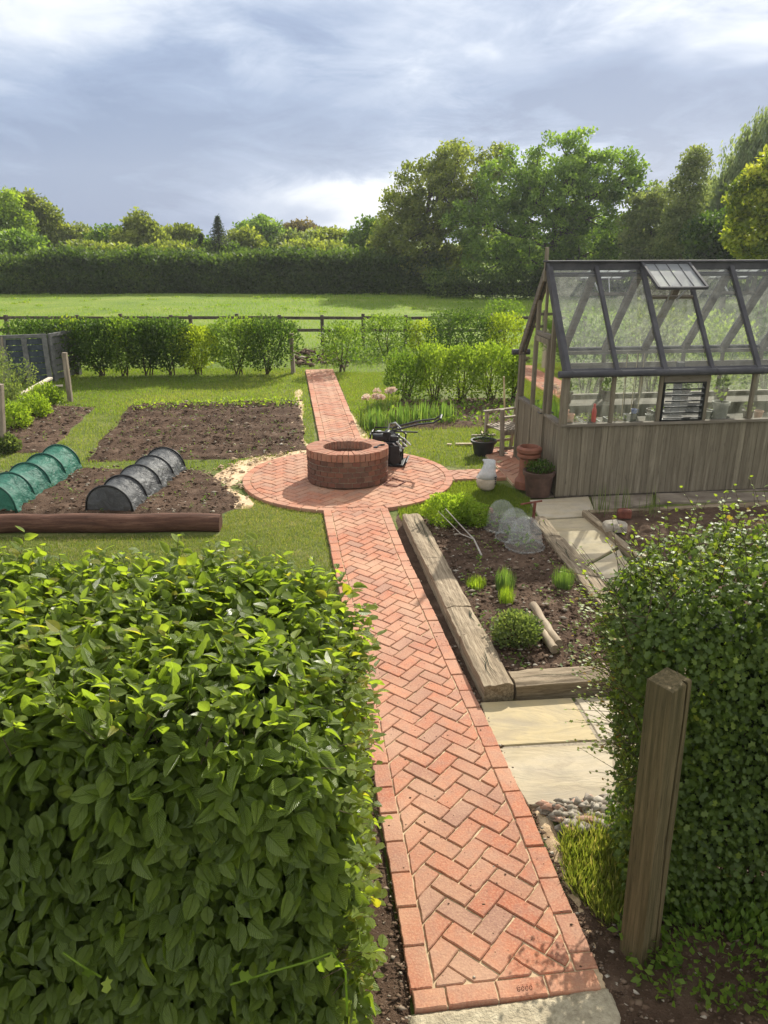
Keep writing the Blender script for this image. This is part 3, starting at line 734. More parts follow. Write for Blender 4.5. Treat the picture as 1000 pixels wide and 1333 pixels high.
def path_strip(mb, u0, u1, v0, v1, edge=.105, bl=.222):
    herringbone(mb, rectL(u0 + edge + JT, v0, u1 - edge - JT, v1), u0 + edge, v0 + .02)
    for ua, ub in ((u0, u0 + edge), (u1 - edge, u1)):
        v = v0 + (0 if ua == u0 else .09)
        if ua != u0: brick(mb, rectL(ua, v0, ub, v - JT))
        while v < v1 - .02:
            e_ = min(v1, v + bl - JT); j = random.gauss(0, .002); brick(mb, rectL(ua + j, v, ub + j, e_), rnd=random.choice((0, .1, .25, .4, .55, 1)) * .6); v += bl
def warp(x, y):
    "the path was laid by eye: it narrows and bends a little towards the circle"
    d = np.array((x, y)) - O2; u, v = d @ U2, d @ V2
    a = np.interp(v, (3, 4, 5, 6.7), (0, -.012, -.035, -.05)); b = np.interp(v, (1, 2, 3, 4, 5, 6.7), (0, -.02, -.06, -.085, -.115, -.115)); t = min(1, max(0, u / .862))
    return tuple(L2(u + a * (1 - t) + b * t, v))
circ = [(CX + (CR - .112) * math.cos(t), CY + (CR - .112) * math.sin(t)) for t in np.linspace(0, 2 * math.pi, 64, endpoint=False)]
def uv_of(p): d = np.array(p) - O2; return d @ U2, d @ V2
_, vc = uv_of((CX, CY)); uc, _ = uv_of((CX, CY))
mb = MB()
W1 = .862
# near end: a course laid across
u = 0; first = True
for L_, s_ in ((.150, 1.), (.226, 0), (.226, .15), (.24, .3)):
    brick(mb, rectL(u, -.098, u + L_ - JT, 0 - JT), rnd=s_); u += L_
path_strip(mb, 0, W1, 0.0, vc - 1.395)
mb.v = [(*warp(x, y), z) for x, y, z in mb.v]
# the two little corner wedges where the path meets the circle
herringbone(mb, circ, 0, 0)
n = 42
for k in range(n):
    a0 = 2 * math.pi * (k + .02) / n; a1 = 2 * math.pi * (k + .98) / n; am = (a0 + a1) / 2
    q = [(CX + r * math.cos(a), CY + r * math.sin(a)) for r, a in ((CR - .106, a0), (CR - .003, a0), (CR, am), (CR - .003, a1), (CR - .106, a1))]
    brick(mb, q, rnd=random.random() * .6)
far_u0 = uc - .30; far_u1 = far_u0 + .70
v_far0 = vc + 1.38; 
path_strip(mb, far_u0, far_u1, v_far0, 17.3)
# side path to the greenhouse door, and the apron in front of the door
su = uc + 1.44
herringbone(mb, rectL(su, vc - .34, su + .75, vc + .12), su, vc)
mb.build('brick_path', [M['brick']]); path = bpy.context.scene.objects['brick_path']; tag(path, kind='structure')
mb2 = MB()
herringbone(mb2, rectL(su + .76, vc - .62, su + 2.2, vc + 1.3), su, vc)
tag(mb2.build('brick_apron', [M['brick']]), kind='structure')
# jointing sand bed under all the bricks
mb = MB()
mb.prism([warp(*L2(u_, v_)) for u_, v_ in [(.004, -.094), (W1 - .004, -.094)] + [(W1 - .004, q_) for q_ in (1, 2, 3, 4, 5, 6, 6.6)] + [(.004, q_) for q_ in (6.6, 6, 5, 4, 3)]], -.02, PATH_TOP - .0105)
for r_ in ((far_u0 + .004, v_far0 - .02, far_u1 - .004, 17.29), (su - .02, vc - .335, su + .75, vc + .115), (su + .75, vc - .615, su + 2.195, vc + 1.295)):
    mb.prism(rectL(*r_), -.02, PATH_TOP - .0105)
mb.prism([(CX + (CR - .006) * math.cos(t), CY + (CR - .006) * math.sin(t)) for t in np.linspace(0, 2 * math.pi, 64, endpoint=False)], -.02, PATH_TOP - .0115)
tag(mb.build('jointing_sand', [M['sandjoint']]), kind='structure')
# raised numerals pressed into one brick of the near course
def numerals():
    cu = bpy.data.curves.new('txt', 'FONT'); cu.body = '8000'; cu.size = .034; cu.extrude = .0012; cu.space_character = 1.08; cu.align_x = 'CENTER'
    o = bpy.data.objects.new('txt', cu); COL.objects.link(o)
    dg = bpy.context.evaluated_depsgraph_get(); me = bpy.data.meshes.new_from_object(o.evaluated_get(dg)); bpy.data.objects.remove(o)
    p = L2(.50, -.066); n_ = link_mesh('stamped_numerals', me, M['brick'], path)
    n_.location = (p[0], p[1], PATH_TOP + .0035); n_.rotation_euler = (0, 0, YAW)
numerals()
# concrete haunching along the near end and the right-hand side
mb = MB()
hp = rectL(-.05, -.30, .86, -.10)
patch('concrete_haunch', [tuple(L2(a, b)) for a, b in ((-.02, -.10), (.86, -.10), (.86, -.22), (.78, -.31), (.5, -.27), (.25, -.33), (-.03, -.30))], M['concrete'], .032, .004, .018, .04, 41, edge=.012)
patch('sand_spill', [tuple(L2(a, b)) for a, b in ((-.1, -.28), (.8, -.24), (.86, -.5), (-.1, -.6))], M['sand'], .022, .01, .02, .05, 42, edge=.03)

# metal inspection-cover frame let into the circle
mb = MB()
q = [G(514, 622, PATH_TOP)[:2], G(505, 634, PATH_TOP)[:2], G(515, 634.5, PATH_TOP)[:2], G(529, 628, PATH_TOP)[:2]]
q = [G(500, 630.5, .05), G(516, 633.5, .05), G(528, 627, .05), G(511, 622.5, .05)]
for k in range(4): mb.bar(q[k], q[(k + 1) % 4], .018, .012)
tag(mb.build('cover_frame', [M['rust']]), 'thin rusty square metal frame lying on the brick circle beside the well', 'metal frame')

# ================================================================== WELL
WR, WI, WH = .555, .335, .455
well = empty('brick_well', (CX, CY - .10, PATH_TOP), 0, 'round brick well with an open centre on the brick circle', 'well')
well.rotation_euler = (R(-2.6), 0, 0)
mb = MB(); hh = .072; course_h = (WH - .105) / 5
for c in range(5):
    nb = 31; off = (c % 2) * .5
    for k in range(nb):
        a0 = 2 * math.pi * (k + off + .035) / nb; a1 = 2 * math.pi * (k + off + .965) / nb
        ro = WR + random.gauss(0, .0025); z0 = c * course_h + .004; z1 = (c + 1) * course_h - .005; am = (a0 + a1) / 2
        ins = .004; mb.rc = random.random()
        ring = []
        for (r, z) in ((WI, z0), (ro, z0), (ro, z1), (WI, z1)):
            ring += [(r * math.cos(a), r * math.sin(a), z) for a in (a0, am, a1)]
        f = []
        for i in range(4):
            j = (i + 1) % 4
            for s in range(2): f.append((i * 3 + s, i * 3 + s + 1, j * 3 + s + 1, j * 3 + s))
        f += [(0, 3, 6, 9), (2, 11, 8, 5)]
        mb.add(ring, f)
mb.build('brick_wall', [M['wbrick']], well, bevel=.003)
mb = MB(); mb.lathe([(WI + .008, 0), (WR - .010, 0), (WR - .010, WH - .03), (WI + .008, WH - .03), (WI + .008, 0)], 64); mb.build('mortar', [M['mortar']], well)
mb = MB(); nb = 46
for k in range(nb):
    a0 = 2 * math.pi * (k + .05) / nb; a1 = 2 * math.pi * (k + .95) / nb; mb.rc = random.random()
    ro = WR + .006 + random.gauss(0, .003); zt = WH + random.gauss(0, .0025); zb = WH - .105
    v = [(r * math.cos(a), r * math.sin(a), z) for z in (zb, zt) for r, a in ((WI, a0), (ro, a0), (ro, a1), (WI, a1))]
    mb.add(v, [(3, 2, 1, 0), (4, 5, 6, 7), (0, 1, 5, 4), (1, 2, 6, 5), (2, 3, 7, 6), (3, 0, 4, 7)])
mb.build('rim', [M['rimbrick']], well, bevel=.003)
mb = MB(); mb.lathe([(.001, .004), (WI + .01, .004)], 40); mb.build('floor_slab', [M['soil']], well)
# hand tool lying on the rim
t = empty('hand_tool', (CX + .42, CY - .13, PATH_TOP + WH + .012), R(15), 'small dark iron tool lying on the well rim', 'tool')
mb = MB(); mb.tube([(-.02, -.05, .012), (.03, -.01, .014), (.09, 0, .012)], [.010, .012, .010], 6); mb.build('handle', [M['blackplastic']], t)
mb = MB(); mb.prism([(-.09, -.08), (-.03, -.09), (-.015, -.045), (-.045, -.03)], 0, .012); mb.build('blade', [M['blackhoop']], t)

# ================================================================== PAVING
def slab(name, px, rnd, top=.035, z=True):
    mb = MB(); mb.rc = rnd; mb.prism(px, -.02, top, inset=.006, drop=.006); return tag(mb.build(name, [M['slab']]), kind='structure')
Zs = .035
near_right = 1.75
def Q(*px): return [tuple(G(a, b, Zs)[:2]) for a, b in px]
slab('paving_slab', Q((626, 914), (642, 971), (778, 963), (744, 908)), .95)
slab('paving_slab', Q((749, 908), (783, 963), (905, 957), (880, 905)), .15)
slab('paving_slab', Q((643, 974), (688, 1048), (802, 1044), (796, 968)), .35)
slab('paving_slab', Q((799, 968), (806, 1044), (960, 1036), (930, 960)), .5)
mb = MB(); mb.prism(Q((628, 916), (689, 1046), (955, 1034), (875, 908)), -.02, .026); tag(mb.build('paving_joint', [M['mortar']]), kind='structure')
def strip(px, rnd, top=.03, mat='slab'):
    mb = MB(); mb.rc = rnd; mb.prism([tuple(G(a, b, top)[:2]) for a, b in px], -.02, top, inset=.005, drop=.005); tag(mb.build('paving_slab', [M[mat]]), kind='structure')
strip(((690, 651), (766, 646), (777, 671), (704, 675)), .2)
strip(((706, 677), (779, 673), (803, 712), (752, 740)), .5)
strip(((770, 646), (850, 643), (850, 654), (775, 668)), .1, .03, 'dirtyshadeslab')
strip(((854, 642), (1010, 640), (1010, 650), (854, 654)), .3, .03, 'dirtyshadeslab')
strip(((754, 743), (806, 715), (860, 800), (803, 830)), .3)
strip(((690, 640), (1040, 630), (1040, 636), (690, 647)), .1, .02, 'dirtyshadeslab')

# ================================================================== TIMBER BEDS
def sleeper(a, b, wid, hgt, label, mat='sleeper', z=0.0, group='old railway sleepers edging the raised bed', name='timber_sleeper', wobble=.006, seed=1):
    "weathered beam from a to b (ends of its centre line on the ground), surface slightly uneven, with splits"
    a = np.array(a[:2], float); b = np.array(b[:2], float); L = np.hypot(*(b - a)); n = max(4, int(L / .07)); m = 6
    ang = math.atan2(b[1] - a[1], b[0] - a[0])
    wb = Wob(seed, 6); V = []; F = []
    prof = []
    r_ = .012
    for i in range(m + 1): prof.append((-wid / 2 + wid * i / m, hgt - (r_ if i in (0, m) else 0)))
    prof += [(wid / 2, hgt * .5), (wid / 2, 0.), (-wid / 2, 0.), (-wid / 2, hgt * .5)]
    k = len(prof)
    for i in range(n + 1):
        x = L * i / n
        for (y, zz) in prof:
            q = np.array([[x * 2, y * 9, zz * 9]]); d = wobble * wb(q)[0] + random.gauss(0, .0015)
            V.append((x + (random.gauss(0, .004) if i in (0, n) else 0), y + (d if abs(y) > wid * .45 else 0), zz + (d if zz > hgt * .6 else 0)))
    for i in range(n):
        for j in range(k): j2 = (j + 1) % k; F.append((i * k + j, (i + 1) * k + j, (i + 1) * k + j2, i * k + j2))
    mb = MB(); mb.rc = random.random() * .5; mb.add(V, F); mb.add([V[j] for j in range(k)], [tuple(range(k))]); mb.add([V[n * k + j] for j in range(k)], [tuple(range(k))[::-1]])
    # long drying splits as dark sunken slivers, kept proud by a hair
    for s in range(3 if L > .8 else 2):
        x0 = random.uniform(.05, L * .5); ln = random.uniform(.2, .5) * L; y0 = random.uniform(-.3, .3) * wid
        pts = [(x0 + ln * t, y0 + .012 * math.sin(7 * t + s), hgt + .0075) for t in (0, .3, .6, 1)]
        w0 = [.0008, .004, .003, .0008]
        vs = []; 
        for (px_, py_, pz_), ww in zip(pts, w0): vs += [(px_, py_ - ww, pz_), (px_, py_ + ww, pz_)]
        mb.add(vs, [(2 * t, 2 * t + 2, 2 * t + 3, 2 * t + 1) for t in range(3)], 1)
    mb.cur = 0
    o = mb.build(name, [M[mat], M['core']])
    # local x runs along the beam; wood grain mats stretch along y, so swap by rotating the object frame
    o.location = (a[0], a[1], z); o.rotation_euler = (0, 0, ang)
    return tag(o, label, 'sleeper', group)
SH = .15
def mid(a, b): return (np.array(a) + np.array(b)) / 2
# left run: top-face corners seen in the photo
Lo0, Li0 = G(524, 669, SH), G(553, 672, SH); Lo1, Li1 = G(582, 790, SH), G(617, 787, SH); Lo2, Li2 = G(602, 826, SH), G(634, 823, SH); Lo3, Li3 = G(631, 893, SH), G(677, 886, SH)
dirL = (Lo3 - Lo0)[:2] / np.hypot(*(Lo3 - Lo0)[:2]); nL = np.array((-dirL[1], dirL[0])) * 1.0
if nL[0] < 0: nL = -nL
SW = .215
def left_at(t): return Lo0[:2] * (1 - t) + Lo3[:2] * t + nL * SW / 2
def tt(p): return ((p[:2] - Lo0[:2]) @ dirL) / np.hypot(*(Lo3 - Lo0)[:2])
t1, t2 = tt(Lo1), tt(Lo2)
sleeper(left_at(0), left_at(t1 - .002), SW, SH, 'long weathered sleeper beside the brick path, at the far end of its row', 'sleeper_x', seed=2)
sleeper(left_at(t1 + .002), left_at(t2 - .001), SW + .004, SH - .004, 'shortest cracked sleeper piece in the row beside the brick path', 'sleeper_x', seed=3)
sleeper(left_at(t2 + .002), left_at(1), SW + .01, SH + .003, 'weathered sleeper beside the brick path, nearest the pale paving', 'sleeper_x', seed=4)
fa = left_at(1) + nL * (SW / 2 + .02) - dirL * .10; sleeper(fa, fa + U2 * 1.9, .215, SH - .01, 'mossy sleeper across the near end of the raised bed, behind the pale paving', 'sleeper_x', seed=5)
# right-hand run
r0 = G(690, 668, SH)[:2]; r1 = G(722, 706, SH)[:2]; r2 = G(790, 790, SH)[:2]
Ro0 = G(662, 668, .15)[:2]; Ri = G(716, 712, .15)[:2]; Re = G(752, 758, .15)[:2]; Rf = G(812, 850, .15)[:2]
rd = (G(780, 790, .15)[:2] - G(700, 690, .15)[:2]); rd /= np.hypot(*rd)
ra = G(700, 672, .15)[:2]
sleeper(ra, ra + rd * .62, .17, .15, 'short dark sleeper behind the glass cloches on the greenhouse side of the bed', 'sleeper_x', seed=6)
sleeper(ra + rd * .63, ra + rd * 1.5, .2, .15, 'dark sleeper on the greenhouse side of the raised bed, by the sunlit slabs', 'sleeper_x', seed=7)
sleeper(ra + rd * 1.52, ra + rd * 2.75, .2, .16, 'sleeper on the greenhouse side of the bed, half hidden by the hawthorn hedge', 'sleeper_x', seed=8)
bl_ = [tuple(left_at(0) + nL * .06), tuple(left_at(1) + nL * .06 - dirL * .12), tuple(fa + U2 * 1.6), tuple(ra + rd * 2.6), tuple(ra + rd * .02), tuple(G(620, 664, .1)[:2])]
patch('bed_soil', bl_, M['soil'], .10, .02, .03, .05, 51, edge=.02)
q = scatter(bl_, 5200); stones('bed_clods', np.c_[q, rng.normal(.103, .01, len(q))], rng.gamma(2, .0052, len(q)).clip(.003, .03), M['clod'], .6)
patch('bare_earth', [tuple(L2(.66, 1.9)), tuple(L2(.98, 1.9)), tuple(left_at(1)), tuple(left_at(0)), tuple(G(517, 662)[:2]), tuple(L2(.72, 5.5)), tuple(L2(.75, 4)), tuple(L2(.8, 3))], M['soil'], .012, .008, .03, .03, 55)
# second bed, with thin board edging, right of the paving
b0 = G(762, 664, .1)[:2]; b1 = G(832, 722, .1)[:2]
sleeper(b0, b1 + (b1 - b0) * 1.3, .07, .10, 'low weathered board edging the second bed, right of the paving', 'sleeper_x', group='boards edging the second bed', name='edging_board', seed=9)
sleeper(b0 + U2 * .05, b0 + U2 * 2.4, .07, .095, 'low board along the back of the second bed, in front of the greenhouse', 'sleeper_x', group='boards edging the second bed', name='edging_board', seed=10)
patch('bed_soil', [tuple(b0), tuple(b1 + (b1 - b0) * 1.2), tuple(b1 + U2 * 2), tuple(b0 + U2 * 2.4)], M['soil'], .07, .02, .05, .05, 53)
mb = MB(); mb.prism([(-.13, -.09), (.10, -.12), (.15, .02), (.04, .12), (-.12, .08)], 0, .09, inset=.03, drop=.03)
o = mb.build('field_stone', [M['rubble']], bevel=.01); o.location = (*G(800, 688, .1)[:2], .09); tag(o, 'flat pale stone lying on the edge of the second bed', 'stone')
mb = MB(); mb.prism([(-.08, -.05), (.07, -.06), (.10, .02), (.02, .07), (-.07, .05)], 0, .10, inset=.02, drop=.02)
o = mb.build('dark_stone', [M['rust']], bevel=.01); o.location = (*G(812, 672, .1)[:2], .09); tag(o, 'dark reddish block of stone on the corner of the second bed', 'stone')

# the long round log in the lawn on the left
def round_log(name, p, q, r, mat, label, cat, group=None, n=14, flatten=1., sub=10, end='logpale'):
    p = np.array(p, float); q = np.array(q, float); mb = MB(); pts = [tuple(p + (q - p) * i / sub + rng.normal(0, r * .06, 3)) for i in range(sub + 1)]
    mb.tube(pts, [r * random.uniform(.97, 1.03) for _ in pts], n)
    o = mb.build(name, [M[mat]], smooth=True, auto=50); return tag(o, label, cat, group)
lg = G(288, 694, 0)
round_log('edging_log', (lg[0] - 3.3, lg[1] + .06 - .03, .095), (lg[0] - .02, lg[1] + .11, .095), .112, 'logwood', 'long reddish brown log lying along the front of the netted bed', 'log', n=20)
lb_a = G(696, 790, .15); 
round_log('split_post', tuple(G(694, 788, .14)), tuple(G(727, 838, .14)), .036, 'logpale', 'pale round log lying in the raised bed, the right one of two', 'log', 'short logs lying in the raised bed')
round_log('split_post', tuple(G(688, 800, .135)), tuple(G(722, 846, .135)), .036, 'logpale', 'darker split log lying in the raised bed, the left one of two', 'log', 'short logs lying in the raised bed')

# ================================================================== NET TUNNELS
def tunnel(pa, pb, r, nh, cover_mat, hoop_mat, label, hoopR, seed=1, hgt=None):
    "low hoop tunnel: a net drawn over hoops, sagging and gathered between them"
    pa = np.array(pa, float); pb = np.array(pb, float); d = pb - pa; L = np.hypot(*d); d /= L; ang = math.atan2(d[1], d[0])
    root = empty('net_tunnel', (pa[0], pa[1], .045), ang, label, 'net tunnel', 'low net tunnels over the vegetable bed'); H_ = hgt or r
    m = 26; ns = (nh - 1) * 9; V = []; wb = Wob(seed, 5); wb2 = Wob(seed + 1, 14)
    for i in range(ns + 1):
        t = i / 9; fr = t - math.floor(t); sag = math.sin(math.pi * fr) ** .7 if 0 < fr < 1 else 0
        for k in range(m + 1):
            a = math.pi * k / m; x = L * i / ns
            top = abs(math.sin(a))
            rr = 1 - .13 * sag * (.4 + .6 * top) + .04 * sag * wb(np.array([[x * 3, a * 1.2, 0]]))[0] + .02 * sag * wb2(np.array([[x * 3, a * 3, 1]]))[0]
            y = -r * math.cos(a) * rr; z = H_ * top ** .9 * rr
            if k in (0, m): z = -.02; y *= 1.10 + .05 * math.sin(i * 1.3)
            elif k in (1, m - 1): y *= 1.05
            V.append((x, y, z))
    F = []
    for i in range(ns):
        for k in range(m): a = i * (m + 1) + k; F.append((a, a + 1, a + m + 2, a + m + 1))
    np_mesh('net_cover', V, F, M[cover_mat], root, smooth=True)
    for e_, x in ((0, 0.0), (1, L)):
        mb = MB(); vs = [(x, -r * math.cos(math.pi * k / m), max(0, H_ * abs(math.sin(math.pi * k / m)) ** .9)) for k in range(m + 1)]
        c = (x + (.03 if e_ else -.03), 0, H_ * .45); vs.append(c); mb.add(vs, [(k, k + 1, m + 1) for k in range(m)] + [(m, 0, m + 1)]); mb.build('net_end', [M[cover_mat]], root, smooth=True)
    for i in range(nh):
        x = L * i / (nh - 1) + (random.uniform(-.02, .02) if 0 < i < nh - 1 else 0); mb = MB(); mb.tube([(x, -r * 1.012 * math.cos(math.pi * k / 20), H_ * 1.012 * abs(math.sin(math.pi * k / 20)) ** .9 - (.03 if k in (0, 20) else 0)) for k in range(21)], hoopR, 6); mb.build('hoop', [M[hoop_mat]], root, smooth=True)
    return root
tunnel(G(141, 671)[:2] + np.array((0, .06)), G(216, 614)[:2], .29, 5, 'blacknet', 'blackhoop', 'low tunnel of shiny black netting on hoops, right of the green one', .013, 3, .31)
tunnel(G(-12, 671)[:2] + np.array((0, .06)), G(80, 612)[:2], .29, 5, 'greennet', 'greenhoop', 'low tunnel of green netting on hoops, left of the black one', .013, 8, .33)

# ================================================================== GREENHOUSE
GY = R(7.0); gh0 = G(725, 648)
GL, GW, GE, GRZ, GD = 4.34, 1.86, 1.60, 2.80, .95
NB = 7; BW = GL / NB
gh = empty('greenhouse', (gh0[0], gh0[1], 0), GY, 'timber greenhouse with grey glazed roof, boarded base and gable door', 'greenhouse')
def planks(mb, p, q, z0, z1, w_=.085, t=.022, nrm=(0, -1)):
    "vertical boards along a wall from p to q (local xy), z1 may be a function of distance"
    p = np.array(p, float); q = np.array(q, float); L = np.hypot(*(q - p)); d = (q - p) / L; nn = np.array(nrm, float); s = 0
    while s < L - .005:
        ww = min(w_, L - s); mb.rc = random.random(); off = random.uniform(-.003, .003)
        a = p + d * (s + .0018); b = p + d * (s + ww - .0018); o_ = nn * (t + off)
        v = [(a[0], a[1], z0), (b[0], b[1], z0), (b[0] + o_[0], b[1] + o_[1], z0), (a[0] + o_[0], a[1] + o_[1], z0)]
        v += [(x, y, z1) for x, y, _ in v]
        mb.add(v, [(0, 1, 2, 3), (4, 7, 6, 5), (0, 4, 5, 1), (1, 5, 6, 2), (2, 6, 7, 3), (3, 7, 4, 0)]); s += ww
def wall(p, q, nrm, name='boarded_wall'):
    mb = MB(); planks(mb, p, q, .03, GD - .01, nrm=nrm); mb.rc = .9
    a = np.array(p) * 1.; b = np.array(q) * 1.; nn = np.array(nrm)
    mb.bar((*(a - nn * .012), .42), (*(b - nn * .012), .42), .02, .76)
    mb.build(name, [M['cedar']], gh)
DU0, DU1 = .60, 1.20      # door opening along the gable
wall((0, 0), (GL, 0), (0, -1)); wall((0, GW), (GL, GW), (0, 1)); wall((GL, 0), (GL, GW), (1, 0))
wall((0, 0), (0, DU0), (-1, 0)); wall((0, DU1), (0, GW), (-1, 0))
mb = MB(); mb.box(-.03, -.035, 0, GL + .03, -.001, .03); mb.box(-.035, 0, 0, -.001, GW, .03); mb.build('base_plinth', [M['darkwood']], gh)
def beam(name, pts, a, b, mat, up=(0, 0, 1), bevel=.004):
    mb = MB(); mb.rc = random.random()
    for p, q in pts: mb.bar(p, q, a, b, up)
    return mb.build(name, [M[mat]], gh, bevel=bevel)
for y_, s in ((0, -1), (GW, 1)):
    beam('sill', [((-.03, y_ + s * .012, GD + .012), (GL + .03, y_ + s * .012, GD + .012))], .085, .036, 'cedar_h')
    for i in range(NB + 1):
        beam('corner_post' if i in (0, NB) else 'mullion', [((i * BW, y_, .03 if i in (0, NB) else GD + .03), (i * BW, y_, GE - .02))], .085 if i in (0, NB) else .045, .085 if i in (0, NB) else .05, 'cedar', (0, 1, 0))
    beam('eave_beam', [((-.02, y_, GE - .005), (GL + .02, y_, GE - .005))], .07, .05, 'cedar_h')
    # gutter
    mb = MB(); gx0, gx1 = -.13, GL + .1; yc = y_ + s * .085; zc = GE + .012
    mb.tube([(gx0, yc, zc), (gx1, yc, zc)], .042, 12)
    for i in range(0, NB + 1): mb.tube([(i * BW + .04 - .008, yc, zc), (i * BW + .04 + .008, yc, zc)], .047, 12)
    mb.build('gutter', [M['frame']], gh, smooth=True, auto=40)
ym = GW / 2; rise = GRZ - GE
def roofpt(x, s, t, lift=0):
    "s=-1 front slope, +1 back slope; t 0 at eave, 1 at ridge"
    y = ym + s * (ym + .05) * (1 - t); z = GE + .035 + rise * t; nl = math.hypot(rise, ym + .05)
    return (x, y + s * lift * rise / nl, z + lift * (ym + .05) / nl)
for s in (-1, 1):
    nrm = Vector((0, s * rise, ym)).normalized()
    for i in range(NB + 1):
        thick = .062 if i % 2 == 0 else .05
        beam('roof_bar', [(roofpt(i * BW, s, -.03, .012), roofpt(i * BW, s, .985, .012))], thick if s < 0 else .05, .05, 'frame', tuple(nrm))
        if i < NB: pass
    beam('eave_rail', [(roofpt(-.03, s, .012, .003), roofpt(GL + .03, s, .012, .003))], .03, .04, 'frame', tuple(nrm))
    beam('purlin', [(roofpt(0, s, .93, -.03), roofpt(GL, s, .93, -.03))], .025, .06, 'frame', tuple(nrm))
# inner timber frame: rafters and knee braces, thick grey members seen through the glass
for i in (1, 2, 3, 4, 5, 6):
    beam('inner_rafter', [(roofpt(i * BW, 1, .02, -.045), roofpt(i * BW, 1, .97, -.045))], .085, .06, 'cedar_h', (0, 1, .8))
beam('tie_rail', [((0, GW - .03, 1.40), (GL, GW - .03, 1.40))], .03, .10, 'cedar_h')
beam('ridge_beam', [((-.06, ym, GRZ + .035), (GL + .08, ym, GRZ + .035))], .05, .10, 'frame')
beam('ridge_cap', [((-.07, ym, GRZ + .098), (GL + .09, ym, GRZ + .098))], .12, .022, 'frame')
beam('finial', [((-.045, ym, GRZ - .15), (-.045, ym, GRZ + .27))], .042, .042, 'cedar')
def pane(pts, th=.004):
    a, b, c, d = [Vector(p) for p in pts]; mb = MB(); mb.add([a, b, c, d], [(0, 1, 2, 3)]); return mb.build('glass_pane', [M['glass']], gh)
for y_ in (0, GW):
    for i in range(NB):
        if y_ == 0 and i == 2: continue
        x0, x1 = i * BW + .02, (i + 1) * BW - .02
        pane([(x0, y_, GD + .03), (x1, y_, GD + .03), (x1, y_, GE - .03), (x0, y_, GE - .03)])
VT = {-1: (2,), 1: (1, 4)}
for s in (-1, 1):
    for i in range(NB):
        x0, x1 = i * BW + .02, (i + 1) * BW - .02; tt_ = .68 if i in VT[s] else .975
        pane([roofpt(x0, s, .0), roofpt(x1, s, .0), roofpt(x1, s, tt_), roofpt(x0, s, tt_)])
# roof vents, propped open
for s in (-1, 1):
    for i in VT[s]:
        x0, x1 = i * BW - .01, (i + 1) * BW + .01
        top = Vector(roofpt(0, s, 1.0, .055)); bot0 = Vector(roofpt(0, s, .60, .055)); dv = bot0 - top; L_ = dv.length
        ang = math.atan2(-dv.z, abs(dv.y)) - R(24 if s < 0 else 30); bot = top + Vector((0, s * math.cos(ang), -math.sin(ang))) * L_
        nr = Vector((0, s * math.sin(ang), math.cos(ang)))
        mb = MB()
        for x in (x0, x1): mb.bar((x, top.y, top.z), (x, bot.y, bot.z), .035, .04, tuple(nr))
        mb.bar((x0, bot.y, bot.z), (x1, bot.y, bot.z), .03, .035, tuple(nr)); mb.bar((x0, top.y, top.z), (x1, top.y, top.z), .03, .035, tuple(nr))
        vt = mb.build('roof_vent', [M['frame']], gh, bevel=.003)
        for k in (1, 2, 3):
            xx = x0 + (x1 - x0) * k / 4; m_ = MB(); m_.bar((xx, top.y, top.z), (xx, bot.y, bot.z), .008, .012, tuple(nr)); m_.build('glazing_bar', [M['frame']], vt)
        m_ = MB(); m_.add([(x0 + .015, top.y, top.z), (x1 - .015, top.y, top.z), (x1 - .015, bot.y, bot.z), (x0 + .015, bot.y, bot.z)], [(0, 1, 2, 3)]); m_.build('vent_glass', [M['ventglass']], vt)
        p0 = roofpt((x0 + x1) / 2, s, .66, .0); m_ = MB()
        for dx in (-.06, .06): m_.bar((p0[0] + dx, p0[1], p0[2]), (p0[0] + dx * 2, bot.y - s * .05, bot.z + .03), .012, .02)
        m_.build('vent_stay', [M['steel']], vt)
        beam('vent_rail', [(roofpt(x0, s, .685, .012), roofpt(x1, s, .685, .012))], .04, .035, 'cedar_h', tuple(nr))
# louvre window in the third bay
x0, x1 = 2 * BW + .028, 3 * BW - .028; mb = MB()
for x in (x0 + .012, x1 - .012): mb.box(x - .012, -.03, GD + .035, x + .012, .03, GE - .12)
mb.box(x0, -.03, GD + .035, x1, .03, GD + .055); mb.box(x0, -.03, GE - .14, x1, .03, GE - .12); mb.box(x0 - .005, -.034, GE - .12, x1 + .005, .034, GE - .03, 1)
lv = mb.build('louvre_window', [M['blackhoop'], M['cedar_h']], gh)
for k in range(6):
    z = GD + .075 + k * .074; m_ = MB(); m_.add([(x0 + .024, -.055, z), (x1 - .024, -.055, z), (x1 - .024, .045, z + .050), (x0 + .024, .045, z + .050)], [(0, 1, 2, 3)]); m_.add([(x0 + .024, -.055, z - .006), (x1 - .024, -.055, z - .006), (x1 - .024, .045, z + .044), (x0 + .024, .045, z + .044)], [(3, 2, 1, 0)])
    m_.build('louvre_blade', [M['cloche']], lv)
    m_ = MB(); m_.bar((x0 + .024, -.056, z - .003), (x1 - .024, -.056, z - .003), .008, .016); m_.build('blade_edge', [M['blackhoop']], lv)
